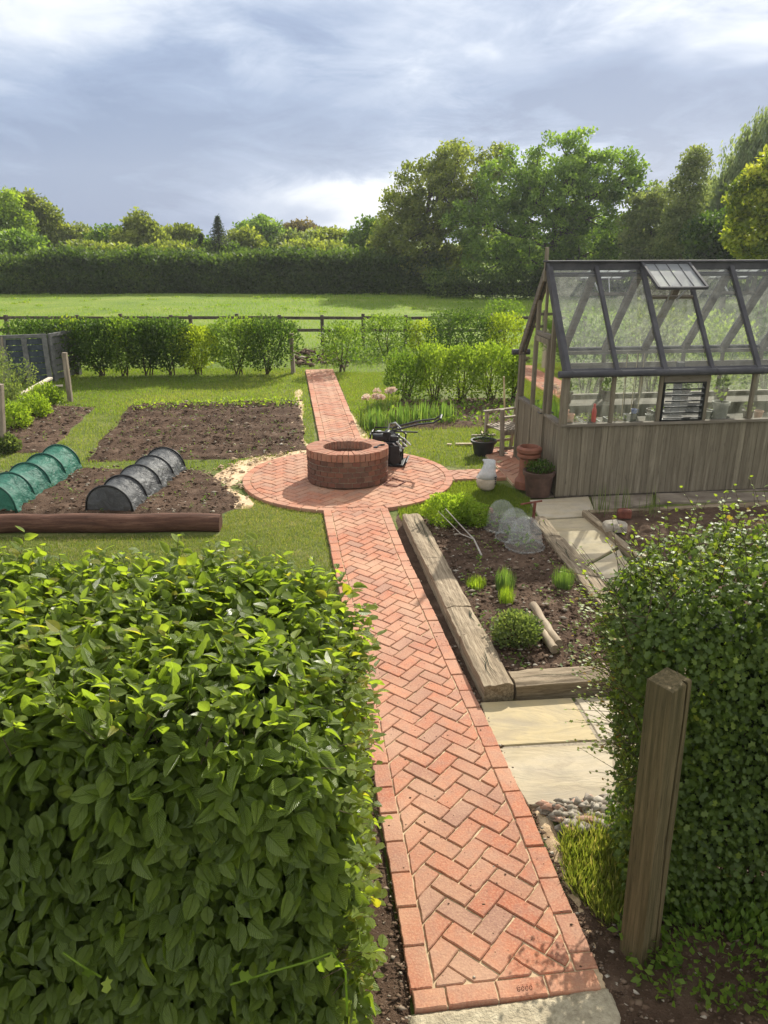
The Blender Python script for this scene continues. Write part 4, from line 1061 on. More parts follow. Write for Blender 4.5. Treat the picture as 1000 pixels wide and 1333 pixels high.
# gables
def gz(y): return GE + rise * (1 - abs(y - ym) / ym)
for xg, sx in ((0, -1), (GL, 1)):
    for ys_ in (0, 1):
        a_ = (xg + sx * .03, -.06 if ys_ == 0 else GW + .06, GE - .02); b_ = (xg + sx * .03, ym, GRZ + .05); beam('barge_board', [(a_, b_)], .03, .10, 'frame' if (ys_ == 0) else 'cedar_h', (0, 0, 1))
    for ya, yb in (((0.04, DU0), (DU1, GW - .04)) if xg == 0 else ((.04, GW),)): beam('gable_sill', [((xg + sx * .012, ya, GD + .012), (xg + sx * .012, yb, GD + .012))], .08, .036, 'cedar_h')
    ysn = (DU0 - .03, DU1 + .03) if xg == 0 else (.62, 1.24)
    for yy in ysn: beam('gable_post', [((xg, yy, .03 if xg == 0 else GD), (xg, yy, gz(yy) - .02))], .05, .055, 'cedar', (0, 1, 0))
    beam('gable_post', [((xg, ym, 1.98 if xg == 0 else GD), (xg, ym, GRZ - .05))], .035, .04, 'cedar', (0, 1, 0))
    ed = [0.03, ysn[0], ym, ysn[1], GW - .03]
    for k in range(4):
        ya, yb = ed[k] + .02, ed[k + 1] - .02; zb = GD + .03 if (xg != 0 or k in (0, 3)) else 2.0
        mb = MB(); mb.add([(xg, ya, zb), (xg, yb, zb), (xg, yb, gz(yb) - .02), (xg, ya, gz(ya) - .02)], [(0, 1, 2, 3)]); mb.build('glass_pane', [M['glass']], gh)
beam('door_head', [((-.005, DU0, 1.975), (-.005, DU1, 1.975))], .06, .055, 'cedar_h')
# door
mb = MB(); xd = -.03
planks(mb, (xd, DU0 + .06), (xd, DU1 - .06), .05, .95, .08, .018, (-1, 0)); 
for yy in (DU0 + .03, DU1 - .03): mb.bar((xd, yy, .04), (xd, yy, 1.93), .055, .04, (0, 1, 0))
mb.bar((xd, DU0 + .03, 1.91), (xd, DU1 - .03, 1.91), .04, .07); mb.bar((xd, DU0 + .03, .97), (xd, DU1 - .03, .97), .04, .05)
dr = mb.build('door', [M['cedar']], gh)
m_ = MB(); m_.add([(xd, DU0 + .05, .99), (xd, DU1 - .05, .99), (xd, DU1 - .05, 1.88), (xd, DU0 + .05, 1.88)], [(0, 1, 2, 3)]); m_.build('door_glass', [M['glass']], dr)
m_ = MB(); m_.tube([(xd - .02, DU0 + .035, .98), (xd - .06, DU0 + .035, .98), (xd - .06, DU0 + .12, .98)], .009, 8); m_.box(xd - .027, DU0 + .02, .93, xd - .02, DU0 + .05, 1.04); m_.build('handle', [M['blackplastic']], dr)
# downpipe-like hook under gable: water butt stays outside view
# staging and what stands on it
def gw(x, y, z=0.): c, s = math.cos(GY), math.sin(GY); return (gh0[0] + c * x - s * y, gh0[1] + s * x + c * y, z)
def staging(y0, y1, lab, x0=.12):
    t = empty('staging_bench', gw(0, 0), GY, lab, 'staging', 'slatted staging benches inside the greenhouse')
    mb = MB(); 
    yy = y0
    while yy < y1 - .03: mb.rc = random.random(); mb.box(x0, yy, .90, GL - .12, yy + .055, .92); yy += .07
    mb.build('slatted_top', [M['cedar_h']], t)
    for x in (x0 + .1, GL / 2, GL - .25):
        for y in (y0 + .04, y1 - .04): mb = MB(); mb.box(x - .022, y - .022, 0.0, x + .022, y + .022, .898); mb.build('leg', [M['cedar']], t)
staging(.08, .58, 'slatted wooden staging along the near side inside the greenhouse')
staging(GW - .52, GW - .08, 'slatted wooden staging along the far side inside the greenhouse')
def pot(x, y, z, r, h, mat, label, group=None, taper=.75, soil=True, name='plant_pot', plant=None, rim=.08, n=24):
    t = empty(name, (x, y, z), 0, label, 'pot', group); mb = MB()
    mb.lathe([(r * taper, 0), (r * (taper + (1 - taper) * .8), h * (1 - rim * 2)), (r * 1.06, h * (1 - rim * 2)), (r * 1.08, h), (r * .92, h), (r * .9, h * .86)], n); mb.build('pot_body', [M[mat]], t, smooth=True, auto=35)
    if soil: mb = MB(); mb.lathe([(.001, h * .87), (r * .90, h * .86)], n, jit=.01); mb.build('compost', [M['soil']], t)
    if plant:
        k, sz, hh_, n_ = plant; P, D = sample_ells([(0, 0, h + hh_ * .4, r * .95, r * .95, hh_ * .6)], n_, .2, .2, int(x * 50)); leaves('plant', P, unit(D + rand_dirs(n_) * .8 + (0, 0, .4)), rand_dirs(n_), sz * rng.uniform(.6, 1.2, n_), T_TRI2, M[k], t)
    return t
ZB = .922; gp = 'pots and trays on the greenhouse staging'
def gpot(x, y, r, h, mat, lab, **k): p = gw(x, y); return pot(p[0], p[1], ZB, r, h, mat, lab, gp, **k)
# seed trays with seedlings
for k, (x, y, lab) in enumerate(((.18, .22, 'seed tray of seedlings in the first pane by the corner post'), (.42, .24, 'dark seed tray of green seedlings below the red bottle'), (.78, .2, 'seed tray of seedlings just right of the second post'), (2.2, .3, 'seed tray behind the big pale pot on the greenhouse staging'))):
    t = empty('seed_tray', gw(x, y, ZB), GY, lab, 'seed tray', gp); mb = MB()
    mb.box(-.11, -.16, 0, .11, .16, .012); mb.box(-.11, -.16, .012, -.10, .16, .055); mb.box(.10, -.16, .012, .11, .16, .055); mb.box(-.10, -.16, .012, .10, -.15, .055); mb.box(-.10, .15, .012, .10, .16, .055); mb.build('tray', [M['blackplastic']], t)
    mb = MB(); mb.box(-.099, -.149, .012, .099, .149, .045); mb.build('compost', [M['soil']], t)
    n_ = 120; P = np.c_[rng.uniform(-.09, .09, n_), rng.uniform(-.14, .14, n_), rng.uniform(.05, .11, n_)]; leaves('seedlings', P, rand_dirs(n_) + (0, 0, .3), rand_dirs(n_) + (0, 0, 1), rng.uniform(.018, .04, n_), T_TRI2, M['brightgreen' if k % 2 else 'sage'], t)
b = empty('red_bottle', gw(.44, .1, ZB + .0), GY, 'slim red plastic bottle standing on the greenhouse staging', 'bottle')
mb = MB(); mb.lathe([(.027, .0), (.03, .01), (.03, .19), (.022, .225), (.013, .24)], 20); mb.build('bottle_body', [M['red']], b, smooth=True, auto=40)
mb = MB(); mb.lathe([(.016, .242), (.016, .275), (.008, .285)], 16); mb.build('cap', [M['red']], b, smooth=True, auto=40)
gpot(.92, .18, .045, .12, 'pot_grey', 'small pale beaker just left of the blue cup in the greenhouse', soil=False, taper=.9)
gpot(1.0, .16, .05, .13, 'blackplastic', 'black pot under the blue cup in the greenhouse')
bc = empty('blue_cup', gw(1.0, .16, ZB + .132), GY, 'blue plastic cup perched on a black pot in the greenhouse', 'cup'); mb = MB(); mb.lathe([(.03, 0), (.042, .055), (.037, .055), (.028, .008)], 18); mb.build('cup_body', [M['blue']], bc, smooth=True, auto=40)
mb = MB(); mb.tube([(.038, 0, .045), (.062, 0, .04), (.058, 0, .018), (.033, 0, .012)], .005, 6); mb.build('handle', [M['blue']], bc)
gpot(1.2, .14, .05, .12, 'blackplastic', 'small black pot left of the louvre window'); gpot(1.34, .2, .075, .15, 'blackplastic', 'wide black pot beside the post of the louvre window', plant=('midgreen', .03, .05, 60))
gpot(1.36, .40, .07, .13, 'darkpot', 'brown pot standing further back, left of the louvre window')
gpot(2.02, .2, .08, .14, 'blackplastic', 'black pot right of the louvre window'); 
sc_ = gw(2.16, .13); sa = empty('pot_saucer', (sc_[0], sc_[1], ZB), 0, 'wide clay saucer under the big pale pot on the staging', 'saucer'); mb = MB(); mb.lathe([(.11, 0), (.145, .035), (.135, .035), (.10, .01)], 28); mb.build('saucer_body', [M['pot_grey']], sa, smooth=True, auto=35)
pot(sc_[0], sc_[1], ZB + .012, .105, .25, 'pot_grey', 'big pale pot with a leafy seedling, right of the louvre window', gp, plant=None)
sp = empty('potted_seedling', (sc_[0], sc_[1], ZB + .23), 0, 'young leafy seedling growing in the big pale pot', 'seedling')
mb = MB(); mb.tube([(0, 0, 0), (.01, .005, .08), (.0, .0, .17)], .004, 5); mb.build('stem', [M['stem']], sp)
P = rng.normal(0, .03, (14, 3)) + (0, 0, .13); leaves('leaf_rosette', P, rand_dirs(14) + (0, 0, .1), rand_dirs(14) + (0, 0, 1), .07, T_TRI2, M['brightgreen'], sp)
gpot(2.6, .2, .07, .12, 'darkpot', 'brown pot of bluish leaves at the right-hand edge of view in the greenhouse', plant=('sage', .04, .12, 90)); gpot(2.78, .25, .06, .1, 'pinkclay', 'small clay pot right of the brown pot of bluish leaves')
for k, (x, y, r, h, lab) in enumerate(((.12, .30, .06, .17, 'pink clay pot stacked inside the gable, nearest the door'), (.14, .14, .055, .15, 'pink clay pot inside the gable, by the corner post'), (.16, .47, .05, .2, 'tall pink clay pot inside the gable, behind the other two'))): gpot(x, y, r, h, 'pinkclay', lab)
for k, (x, y, lab) in enumerate(((.6, GW - .3, 'dark pot on the far staging behind the red bottle'), (1.25, GW - .25, 'dark pot on the far staging, left of the louvre window'), (2.4, GW - .3, 'dark pot on the far staging behind the big pale pot'), (3.0, GW - .3, 'dark pot on the far staging at the right end of view'))):
    gpot(x, y, .09, .16, 'darkpot', lab, plant=('midgreen', .05, .16, 120))
cn = empty('bamboo_canes', gw(1.15, .62, 0), GY, 'upright canes standing in the greenhouse behind the second pane', 'canes', None)
for k in range(5): mb = MB(); x = -.1 + k * .05; mb.tube([(x, 0, 0), (x + random.uniform(-.05, .05), .02, 1.75)], .006, 5); mb.build('cane', [M['stem' if k % 2 else 'bamboo']], cn)
hang = empty('grow_bag_pole', gw(2.05, 1.1, 0), GY, 'dark upright pole with a cross tie inside the greenhouse, right of the louvre', 'pole'); mb = MB(); mb.box(-.05, -.03, 0, .05, .03, 1.55); mb.build('pole_body', [M['frame']], hang)

# ================================================================== THINGS ROUND THE GREENHOUSE
zt = PATH_TOP
p = G(686, 634, zt); cp = empty('chimney_pot', (p[0], p[1], zt), 0, 'tall red terracotta chimney pot standing by the greenhouse door', 'chimney pot')
mb = MB(); mb.lathe([(.165, 0), (.165, .10), (.135, .14), (.115, .20), (.12, .40), (.155, .43), (.155, .46), (.14, .47), (.165, .50), (.165, .54), (.135, .56), (.12, .56), (.105, .50), (.10, .2)], 36); mb.build('pot_shaft', [M['terracotta']], cp, smooth=True, auto=30)
p = G(700, 644, 0.03); pt = pot(p[0], p[1], .03, .195, .33, 'darkpot', 'round brown pot of low green plants by the greenhouse corner', None, taper=.78, plant=('darkgreen', .035, .12, 520))
p = G(629, 592, 0); pot(p[0], p[1], .0, .19, .24, 'blackplastic', 'low black pot standing on the grass beside the garden chair', None, taper=.72, plant=('darkgreen', .035, .13, 160))
# bag of sand: clear plastic neck over a sand-filled base
p = G(634, 638, .02); bg_ = empty('sand_bag', (p[0], p[1], .02), R(-10), 'clear plastic bag half full of pale sand, slumped on the lawn edge', 'bag')
def lump(mb, rings, n=18, m=None, sd=1, amp=.06):
    v = []; f = []; w_ = Wob(sd, 1.7)
    for (cx, cy, z, rx, ry) in rings:
        for k in range(n):
            t = 2 * math.pi * k / n; d = 1 + amp * w_(np.array([[math.cos(t) * 2, math.sin(t) * 2, z * 9]]))[0]; v.append((cx + rx * d * math.cos(t), cy + ry * d * math.sin(t), z))
    for i in range(len(rings) - 1):
        for k in range(n): k2 = (k + 1) % n; f.append((i * n + k, i * n + k2, (i + 1) * n + k2, (i + 1) * n + k))
    f += [tuple(range(n))[::-1], tuple((len(rings) - 1) * n + k for k in range(n))]; mb.add(v, f, m)
mb = MB(); lump(mb, [(0, 0, 0, .05, .05), (-.01, 0, .04, .11, .09), (-.02, 0, .12, .135, .10), (-.01, 0, .18, .125, .09), (0, 0, .20, .11, .08)], sd=4); mb.build('sand_fill', [M['bagsand']], bg_, smooth=True)
mb = MB(); lump(mb, [(-.012, 0, .17, .13, .098), (.0, 0, .24, .11, .085), (.015, 0, .33, .085, .065), (.02, 0, .38, .078, .05), (.01, 0, .41, .085, .03), (.0, .0, .425, .07, .02)], sd=6, amp=.13, n=26); mb.build('bag_neck', [M['bagplastic']], bg_, smooth=True)
mb = MB()
for k in range(4): mb.box(.088 + .0, -.05 + .0, .10 + k * .028, .118, .05, .115 + k * .028)
mb.build('printed_stripes', [M['blackplastic']], bg_)
# garden chair behind the stake
p = G(662, 590, 0); ch = empty('garden_chair', (p[0] - .02, p[1] + .05, 0), R(-68), 'weathered wooden armchair on the grass, left of the greenhouse', 'chair')
def cb(name, *bars, a=.05, b=.03, up=(0, 0, 1)):
    mb = MB(); mb.rc = random.random()
    for p_, q_ in bars: mb.bar(p_, q_, a, b, up)
    return mb.build(name, [M['oldwood']], ch, bevel=.003)
for x in (-.25, .25):
    cb('leg', ((x, -.25, 0), (x, -.25, .62)), a=.045, b=.045); cb('leg', ((x, .22, 0), (x, .30, .86)), a=.045, b=.045)
    cb('armrest', ((x, -.30, .63), (x, .26, .64)), a=.07, b=.025); cb('seat_rail', ((x, -.25, .38), (x, .24, .38)), a=.03, b=.06); cb('stretcher', ((x, -.25, .14), (x, .23, .14)), a=.025, b=.04)
cb('seat', *[((-.25, y, .42), (.25, y, .42)) for y in np.linspace(-.24, .18, 7)], a=.05, b=.02)
cb('backrest', ((-.25, .30, .84), (.25, .30, .84)), ((-.25, .25, .50), (.25, .25, .50)), *[((x, .25, .50), (x, .295, .84)) for x in np.linspace(-.18, .18, 6)], a=.04, b=.022)
# stakes
def stake(px, py, top_px, top_py, r, mat, label, name='wooden_stake', group=None, square=True, cat='stake'):
    p = G(px, py); t = at(top_px, top_py, p[1]); mb = MB(); mb.rc = .2
    if square:
        mb.bar((p[0], p[1], -.05), tuple(t), r * 2, r * 2, (0, 1, 0)); o = mb.build(name, [M[mat]], bevel=.004)
    else: mb.tube([(p[0], p[1], -.05), tuple((p + t) / 2 + (r * .5, 0, 0)), tuple(t)], [r, r, r * .95], 10); o = mb.build(name, [M[mat]], smooth=True, auto=40)
    return tag(o, label, cat, group)
stake(654, 597, 654, 533, .03, 'oldwood', 'brown square stake standing in front of the garden chair')
stake(656.5, 575, 656, 490, .015, 'bamboo', 'pale thin stake behind the brown square stake, by the garden chair', square=False)
def plank(a, b, w_, h_, label, mat='bamboo', z=.03, name='timber_offcut', group='offcuts of timber lying on the grass', z2=None):
    mb = MB(); mb.rc = .2; p = G(*a, z); q = G(*b, z if z2 is None else z2); mb.bar(tuple(p), tuple(q), w_, h_); return tag(mb.build(name, [M[mat]], bevel=.003), label, 'timber', group)
plank((593, 578), (616, 578), .05, .03, 'pale lath on the grass left of the low black pot'); plank((614, 567), (645, 566), .05, .03, 'lath on the grass behind the low black pot', 'oldwood')
plank((626, 561), (632, 569), .03, .02, 'shortest lath on the grass, crossing the one behind the pot'); plank((582, 578), (588, 578.5), .05, .02, 'tiny offcut on the grass, left end of the pale lath')
plank((645, 604), (655, 600), .06, .03, 'pale offcut on the brick apron at the foot of the brown stake'); plank((648, 588), (660, 592), .05, .05, 'grey timber against the foot of the garden chair', 'oldwood')
# plate compactor
p = G(510, 607, PATH_TOP + .0)
cpz = PATH_TOP
pc = empty('plate_compactor', (p[0] - .01, p[1] + .14, cpz), R(-8), 'black plate compactor with a long handle behind the brick well', 'compactor')
def pp(name, mat, fn, smooth=False, bevel=.006, parent=None):
    mb = MB(); fn(mb); return mb.build(name, [M[mat]], parent or pc, smooth=smooth, auto=40 if smooth else None, bevel=0 if smooth else bevel)
pp('base_plate', 'blackhoop', lambda m: (m.box(-.20, -.19, .015, .20, .19, .04), m.add([(-.20, -.19, .015), (-.20, .19, .015), (-.27, .18, .09), (-.27, -.18, .09), (-.20, -.19, .04), (-.20, .19, .04), (-.255, .18, .10), (-.255, -.18, .10)], [(0, 1, 2, 3), (4, 7, 6, 5), (0, 3, 7, 4), (1, 5, 6, 2), (3, 2, 6, 7)]), m.add([(.20, -.19, .015), (.20, .19, .015), (.26, .18, .08), (.26, -.18, .08), (.20, -.19, .04), (.20, .19, .04), (.245, .18, .09), (.245, -.18, .09)], [(3, 2, 1, 0), (5, 6, 7, 4), (4, 7, 3, 0), (2, 6, 5, 1), (7, 6, 2, 3)])))
pp('exciter_housing', 'blackplastic', lambda m: m.tube([(-.02, -.15, .12), (-.02, .15, .12)], .075, 16), True)
pp('belt_guard', 'blackplastic', lambda m: (m.tube([(.08, -.19, .13), (.08, -.15, .13)], .085, 18), m.box(.0, -.188, .14, .15, -.152, .32)), False, .01)
pp('deck', 'blackhoop', lambda m: (m.box(-.17, -.16, .215, .19, .16, .235), m.box(-.16, -.15, .04, -.12, -.11, .215), m.box(-.16, .11, .04, -.12, .15, .215), m.box(.13, -.15, .04, .17, -.11, .215), m.box(.13, .11, .04, .17, .15, .215)))
pp('engine_block', 'blackplastic', lambda m: (m.box(-.10, -.12, .235, .12, .12, .36), m.box(-.04, -.10, .36, .12, .10, .44)), bevel=.015)
for k in range(4):
    pp('cooling_fin', 'steel', lambda m, k=k: m.bar((.05 + .052 * k, -.165, .355 + .026 * k), (.15 + .052 * k, -.165, .255 + .026 * k), .02, .03, (0, 1, 0)), bevel=.004)
pp('fuel_tank', 'blackplastic', lambda m: m.box(-.26, -.13, .36, -.03, .10, .47), bevel=.03)
pp('air_filter', 'blackhoop', lambda m: m.tube([(-.05, -.13, .46), (-.05, .02, .46)], .055, 14), True)
pp('fuel_cap', 'steel', lambda m: (m.tube([(-.17, -.02, .46), (-.17, -.02, .495)], .034, 14),), True)
pp('carry_frame', 'blackplastic', lambda m: [m.tube([(-.27, y, .23), (-.29, y, .40), (-.26, y, .50), (.06, y, .51), (.20, y, .42), (.19, y, .22)], .014, 8) for y in (-.155, .155)] + [m.tube([(-.285, -.155, .46), (-.285, .155, .46)], .014, 8)], True)
hd = pp('handle', 'blackplastic', lambda m: (m.tube([(-.02, -.12, .38), (.02, -.12, .52), (.40, -.12, .63), (.62, -.12, .66), (.72, -.12, .72)], .014, 8), m.tube([(-.02, .12, .38), (.02, .12, .52), (.40, .12, .63), (.62, .12, .66), (.72, .12, .72)], .014, 8), m.tube([(.72, -.13, .72), (.72, .13, .72)], .017, 8), m.box(.0, -.12, .505, .4, -.10, .525)), True)
pp('lifting_hook', 'steel', lambda m: m.tube([(-.04, 0, .50), (-.02, 0, .60), (.06, 0, .62), (.12, 0, .56), (.16, 0, .52)], .012, 8), True)

circle_poly0 = [(CX + CR * .95 * math.cos(t), CY + CR * .95 * math.sin(t)) for t in np.linspace(0, 2 * math.pi, 30, endpoint=False)]
# cloches
def cloche(px, py, r, h, label, rz=0, tone='cloche'):
    p = G(px, py, .105); t = empty('bell_cloche', (p[0], p[1], .105), rz, label, 'cloche', 'bell cloches over young plants in the raised bed')
    prof = [(r * 1.0, .012), (r * .97, h * .25), (r * .90, h * .5), (r * .74, h * .75), (r * .48, h * .92), (r * .2, h * .99), (.012, h)]
    mb = MB(); mb.lathe(prof, 32); mb.v = mb.v; mb.f = [f for f in mb.f if len(f) == 4]; mb.m = mb.m[:len(mb.f)]; mb.r = mb.r[:len(mb.f)]; mb.build('dome', [M[tone]], t, smooth=True)
    mb = MB(); mb.tube([(r * 1.09 * math.cos(a), r * 1.09 * math.sin(a), .012) for a in np.linspace(0, 2 * math.pi, 33)], .012, 6, cap=False); mb.build('rim', [M['cloche']], t, smooth=True)
    P, D = sample_ells([(0, 0, h * .3, r * .6, r * .6, h * .35)], 36, .2, .2, 3); leaves('young_plant', P * (1, 1, .7), unit(D + rand_dirs(36)), rand_dirs(36), .05 * rng.uniform(.6, 1.2, 36), T_TRI2, M['midgreen'], t)
cloche(683, 712, .185, .34, 'clear bell cloche nearest the camera, with a wide rim'); cloche(669, 700, .18, .34, 'clear bell cloche in the middle of the three'); cloche(652, 687, .175, .33, 'cloudiest bell cloche, the farthest of the three')
# rusty iron hand fork / prop behind the cloches
t = empty('iron_boot_scraper', tuple(G(694, 676, .15)), R(10), 'small rusty iron T-shaped stake behind the cloches', 'iron stake'); mb = MB(); mb.tube([(0, 0, -.05), (.01, 0, .2)], .018, 8); mb.build('shaft', [M['rust']], t)
mb = MB(); mb.tube([(-.16, .0, .19), (.1, .02, .21)], .012, 6); mb.build('crossbar', [M['rust']], t)
t = empty('broken_tile', tuple(G(634, 667, .12)), .3, 'broken terracotta piece lying left of the cloches', 'tile'); mb = MB(); mb.prism([(-.07, -.04), (.06, -.05), (.08, .03), (-.05, .05)], 0, .05, inset=.01, drop=.01); mb.build('tile_body', [M['terracotta']], t)
# bare forked twigs in the raised bed
mb = MB(); a_ = G(627, 723, .12); 
def fan(pts, r): mb.tube([tuple(q_) for q_ in pts], r, 5)
dd = a_[1]
fan([a_, at(617, 702, dd + .1), at(598, 682, dd + .2), at(580, 662, dd + .35)], [.010, .008, .006, .004]); fan([at(617, 702, dd + .1), at(600, 695, dd + .1), at(570, 665, dd + .15)], [.006, .005, .003])
tag(mb.build('bare_twig', [M['grey_twig']]), 'pale bare forked twig leaning out of the raised bed', 'twig')

# plants in the raised bed
p = G(590, 684, .1); bush('herb_plant', p[0], p[1] + .05, [(-.10, 0, .18, .24, .22, .20), (.12, .05, .17, .16, .18, .18), (.26, -.05, .13, .15, .16, .16)], 5200, .034, 'herb', 'bright green bushy herb at the far end of the raised bed', 'herb', stems=5, z=.08, up=.5)
p = G(672, 838, .12); bush('sage_plant', p[0], p[1] + .05, [(0, 0, .12, .20, .20, .14), (.05, .1, .10, .16, .14, .12)], 2200, .036, 'sage', 'low grey-green sage bush in the near corner of the raised bed', 'herb', stems=6, z=.09, up=.4)
def tuft(px, py, r, h, n, mat, label, z=.10, cat='chives', group='grassy chive clumps in the raised bed', name='chive_clump', width=.10):
    p = G(px, py, z); P = np.zeros((n, 3)); a = rng.uniform(0, 6.28, n); rr = r * .45 * rng.random(n) ** .6; P[:, 0] = p[0] + rr * np.cos(a); P[:, 1] = p[1] + rr * np.sin(a); P[:, 2] = z - .01
    F = np.c_[np.cos(a) * .35 * rng.random(n), np.sin(a) * .35 * rng.random(n), np.ones(n)]; N = np.c_[np.cos(a), np.sin(a), -.1 * np.ones(n)]
    tv = np.array([(0, -.5, 0), (0, .5, 0), (.6, .35, -.06), (.6, -.35, -.06), (1, 0, -.22)], float); tv[:, 1] *= width; tf = np.array([(0, 1, 2), (0, 2, 3), (3, 2, 4)])
    o = leaves(name, P, F, N, h * rng.uniform(.6, 1.15, n), (tv, tf), M[mat]); return tag(o, label, cat, group)
tuft(657, 766, .2, .19, 420, 'iris', 'grassy clump nearest the middle of the raised bed, taller one', width=.03); tuft(659, 784, .16, .15, 260, 'herb', 'smaller grassy clump just in front of the tall middle one', width=.03)
tuft(733, 762, .22, .17, 460, 'iris', 'grassy clump on the greenhouse side of the raised bed', width=.03); tuft(620, 762, .22, .09, 300, 'herb', 'low spreading green clump by the path side of the raised bed', width=.06)
for k, (px_, lab) in enumerate(((775, 'leftmost'), (806, 'middle'), (840, 'rightmost'))): tuft(px_ + 5, 668, .3, .34, 26, 'sage', lab + ' of the three thin tall grassy onion plants in the second bed', .07, 'onions', 'onion plants in the second bed', 'onion_plant', .025)
q = np.concatenate([scatter(rectL(.0, .0, W1, 6.5), 700), scatter(circle_poly0, 500)]); stones('path_crumbs', np.c_[q, np.full(len(q), PATH_TOP + .001)], rng.gamma(1.5, .0016, len(q)).clip(.001, .009), M['clod'], .5)
q = np.concatenate([L2(0, 0) + rng.uniform(0, 1, (900, 1)) * (L2(0, 6) - L2(0, 0)) + rng.normal(0, .02, (900, 2)), L2(W1, 0) + rng.uniform(0, 1, (700, 1)) * (np.array(warp(*L2(W1, 3))) - L2(W1, 0)) + np.abs(rng.normal(0, .02, (700, 2)))]); stones('edge_crumbs', np.c_[q, np.full(len(q), .03)], rng.gamma(2, .0035, len(q)).clip(.002, .016), M['clod'], .6)
for bd, n_ in ((bed_far, 260), (bed_near, 120), (bl_, 170), (bed_left, 120)):
    q = scatter(bd, n_); P = np.repeat(np.c_[q, np.full(len(q), .11 if bd is bl_ else .065)], 5, 0) + rng.normal(0, .018, (len(q) * 5, 3)); tag(leaves('seedling_weeds', P, rand_dirs(len(P)) * (1, 1, .4) + (0, 0, .2), rand_dirs(len(P)) * .5 + (0, 0, 1), rng.uniform(.02, .045, len(P)), T_TRI2, M['midgreen']), kind='stuff')
# weeds and grass between the path and the gatepost
tuftpoly = P2((728, 1100), (760, 1076), (830, 1080), (830, 1190), (790, 1210), (742, 1160))
def blades(name, polys, n, h, wd, mat, z=0.0, excl=(), kind='stuff', lean=.5, lim=None):
    P = np.concatenate([scatter(pl, int(n * k)) for pl, k in polys]); keep = np.ones(len(P), bool)
    for e_ in excl: keep &= ~inpoly(P, e_)
    P = P[keep]; n_ = len(P); a = rng.uniform(0, 6.28, n_); ln = rng.random(n_) * lean
    F = np.c_[np.cos(a) * ln, np.sin(a) * ln, np.ones(n_)]; N = np.c_[np.cos(a), np.sin(a), np.zeros(n_)] + rng.normal(0, .3, (n_, 3))
    tv = np.array([(0, -.5 * wd, 0), (0, .5 * wd, 0), (.6, .38 * wd, -.05), (1, 0, -.18)], float); tf = np.array([(0, 1, 2), (0, 2, 3)])
    c = Wob(77, .7)(P) * .22 + Wob(78, 2.6)(P) * .16 + .45
    zz = z(P) if callable(z) else np.full(n_, z)
    return tag(leaves(name, np.c_[P, zz - .004], F, N, h * rng.uniform(.5, 1.25, n_), (tv, tf), M[mat], None, np.clip(c + rng.normal(0, .2, n_), 0, 1)), kind=kind)
blades('long_grass', [(tuftpoly, 1)], 5600, .11, .024, 'blade', lean=1.2)
circle_poly = [(CX + CR * math.cos(t), CY + CR * math.sin(t)) for t in np.linspace(0, 2 * math.pi, 40, endpoint=False)]
main_poly = [warp(*L2(u_, v_)) for u_, v_ in [(-.015, -.4), (W1 + .01, -.4)] + [(W1 + .012, q_) for q_ in (1, 2, 3, 4, 5, 6, 6.6)] + [(-.015, q_) for q_ in (6.6, 6, 5, 4, 3)]]; far_poly = rectL(far_u0 - .03, vc, far_u1 + .03, 17.4); side_poly = rectL(su - .1, vc - .35, su + .9, vc + .13); apron_poly = rectL(su + .74, vc - .64, su + 2.3, vc + 1.3)
gh_poly = [gw(a, b)[:2] for a, b in ((-.05, -.05), (GL, -.05), (GL, GW), (-.05, GW))]
pave_poly = P2((690, 640), (1040, 626), (1100, 700), (900, 905), (800, 830), (760, 760), (700, 668))
sand_core = [P2((262, 622), (330, 603), (395, 588), (402, 590), (318, 640), (332, 660), (300, 655))]
EX = [circle_poly, main_poly, far_poly, side_poly, apron_poly, gh_poly, bed_far, bed_left, bed_near, bl_, pave_poly] + sand_core
lawn1 = P2((-80, 775), (440, 775), (432, 660), (300, 645), (286, 697), (-80, 700))
lawn2 = P2((-80, 612), (-80, 590), (64, 590), (125, 531), (-80, 524), (-80, 480), (404, 480), (412, 610), (300, 612), (262, 614), (110, 612), (40, 612))
lawn3 = P2((430, 485), (520, 485), (520, 540), (700, 555), (700, 620), (560, 605), (470, 590))
lawn4 = P2((515, 655), (600, 625), (655, 632), (690, 650), (690, 668), (580, 664), (522, 680))
gapl = P2((512, 662), (522, 668), (632, 905), (618, 905))
blades('lawn_grass', [(lawn1, 1)], 60000, .030, .14, 'blade', excl=EX)
blades('lawn_grass', [(lawn2, .6), (lawn3, .3), (lawn4, .1)], 170000, .042, .19, 'lawnblade', excl=EX)
mid_poly = [(-18, 14.5), (12, 14.5), (14, 23), (-22, 23)]
blades('dry_grass', [(lawn1, .5), (lawn3, .25), (lawn2, .25)], 9000, .04, .07, 'straw', z=.01, excl=EX, lean=3.)
blades('meadow_grass', [(mid_poly, 1)], 80000, .055, .22, 'fieldblade', excl=EX + [[(1.2, 14.4), (6, 14.4), (6, 22.5), (1.2, 22.5)]])
fieldp = [(-26, 23), (22, 23), (34, 52), (-34, 52)]
blades('field_grass', [(fieldp, 1)], 70000, .09, .3, 'fieldblade')
q = scatter(fieldp, 260); P = np.repeat(q, 24, 0) + rng.normal(0, .12, (len(q) * 24, 2)); n_ = len(P); tag(leaves('field_tussocks', np.c_[P, np.full(n_, .05)], np.c_[rng.normal(0, .5, (n_, 2)), np.ones(n_)], rand_dirs(n_), rng.uniform(.06, .12, n_), T_DIAMOND, M['fieldblade']), kind='stuff')
# bindweed-like weeds at the foot of the post
p = G(862, 1290); 
bush('ground_weeds', 1.6, 2.66, [(0, 0, .06, .5, .30, .12), (.5, .1, .08, .5, .35, .16), (-.1, .35, .05, .3, .2, .1)], 4200, .045, 'midgreen', 'leafy weeds growing under the hawthorn hedge beside the gatepost', 'weeds', stems=0, up=.6)

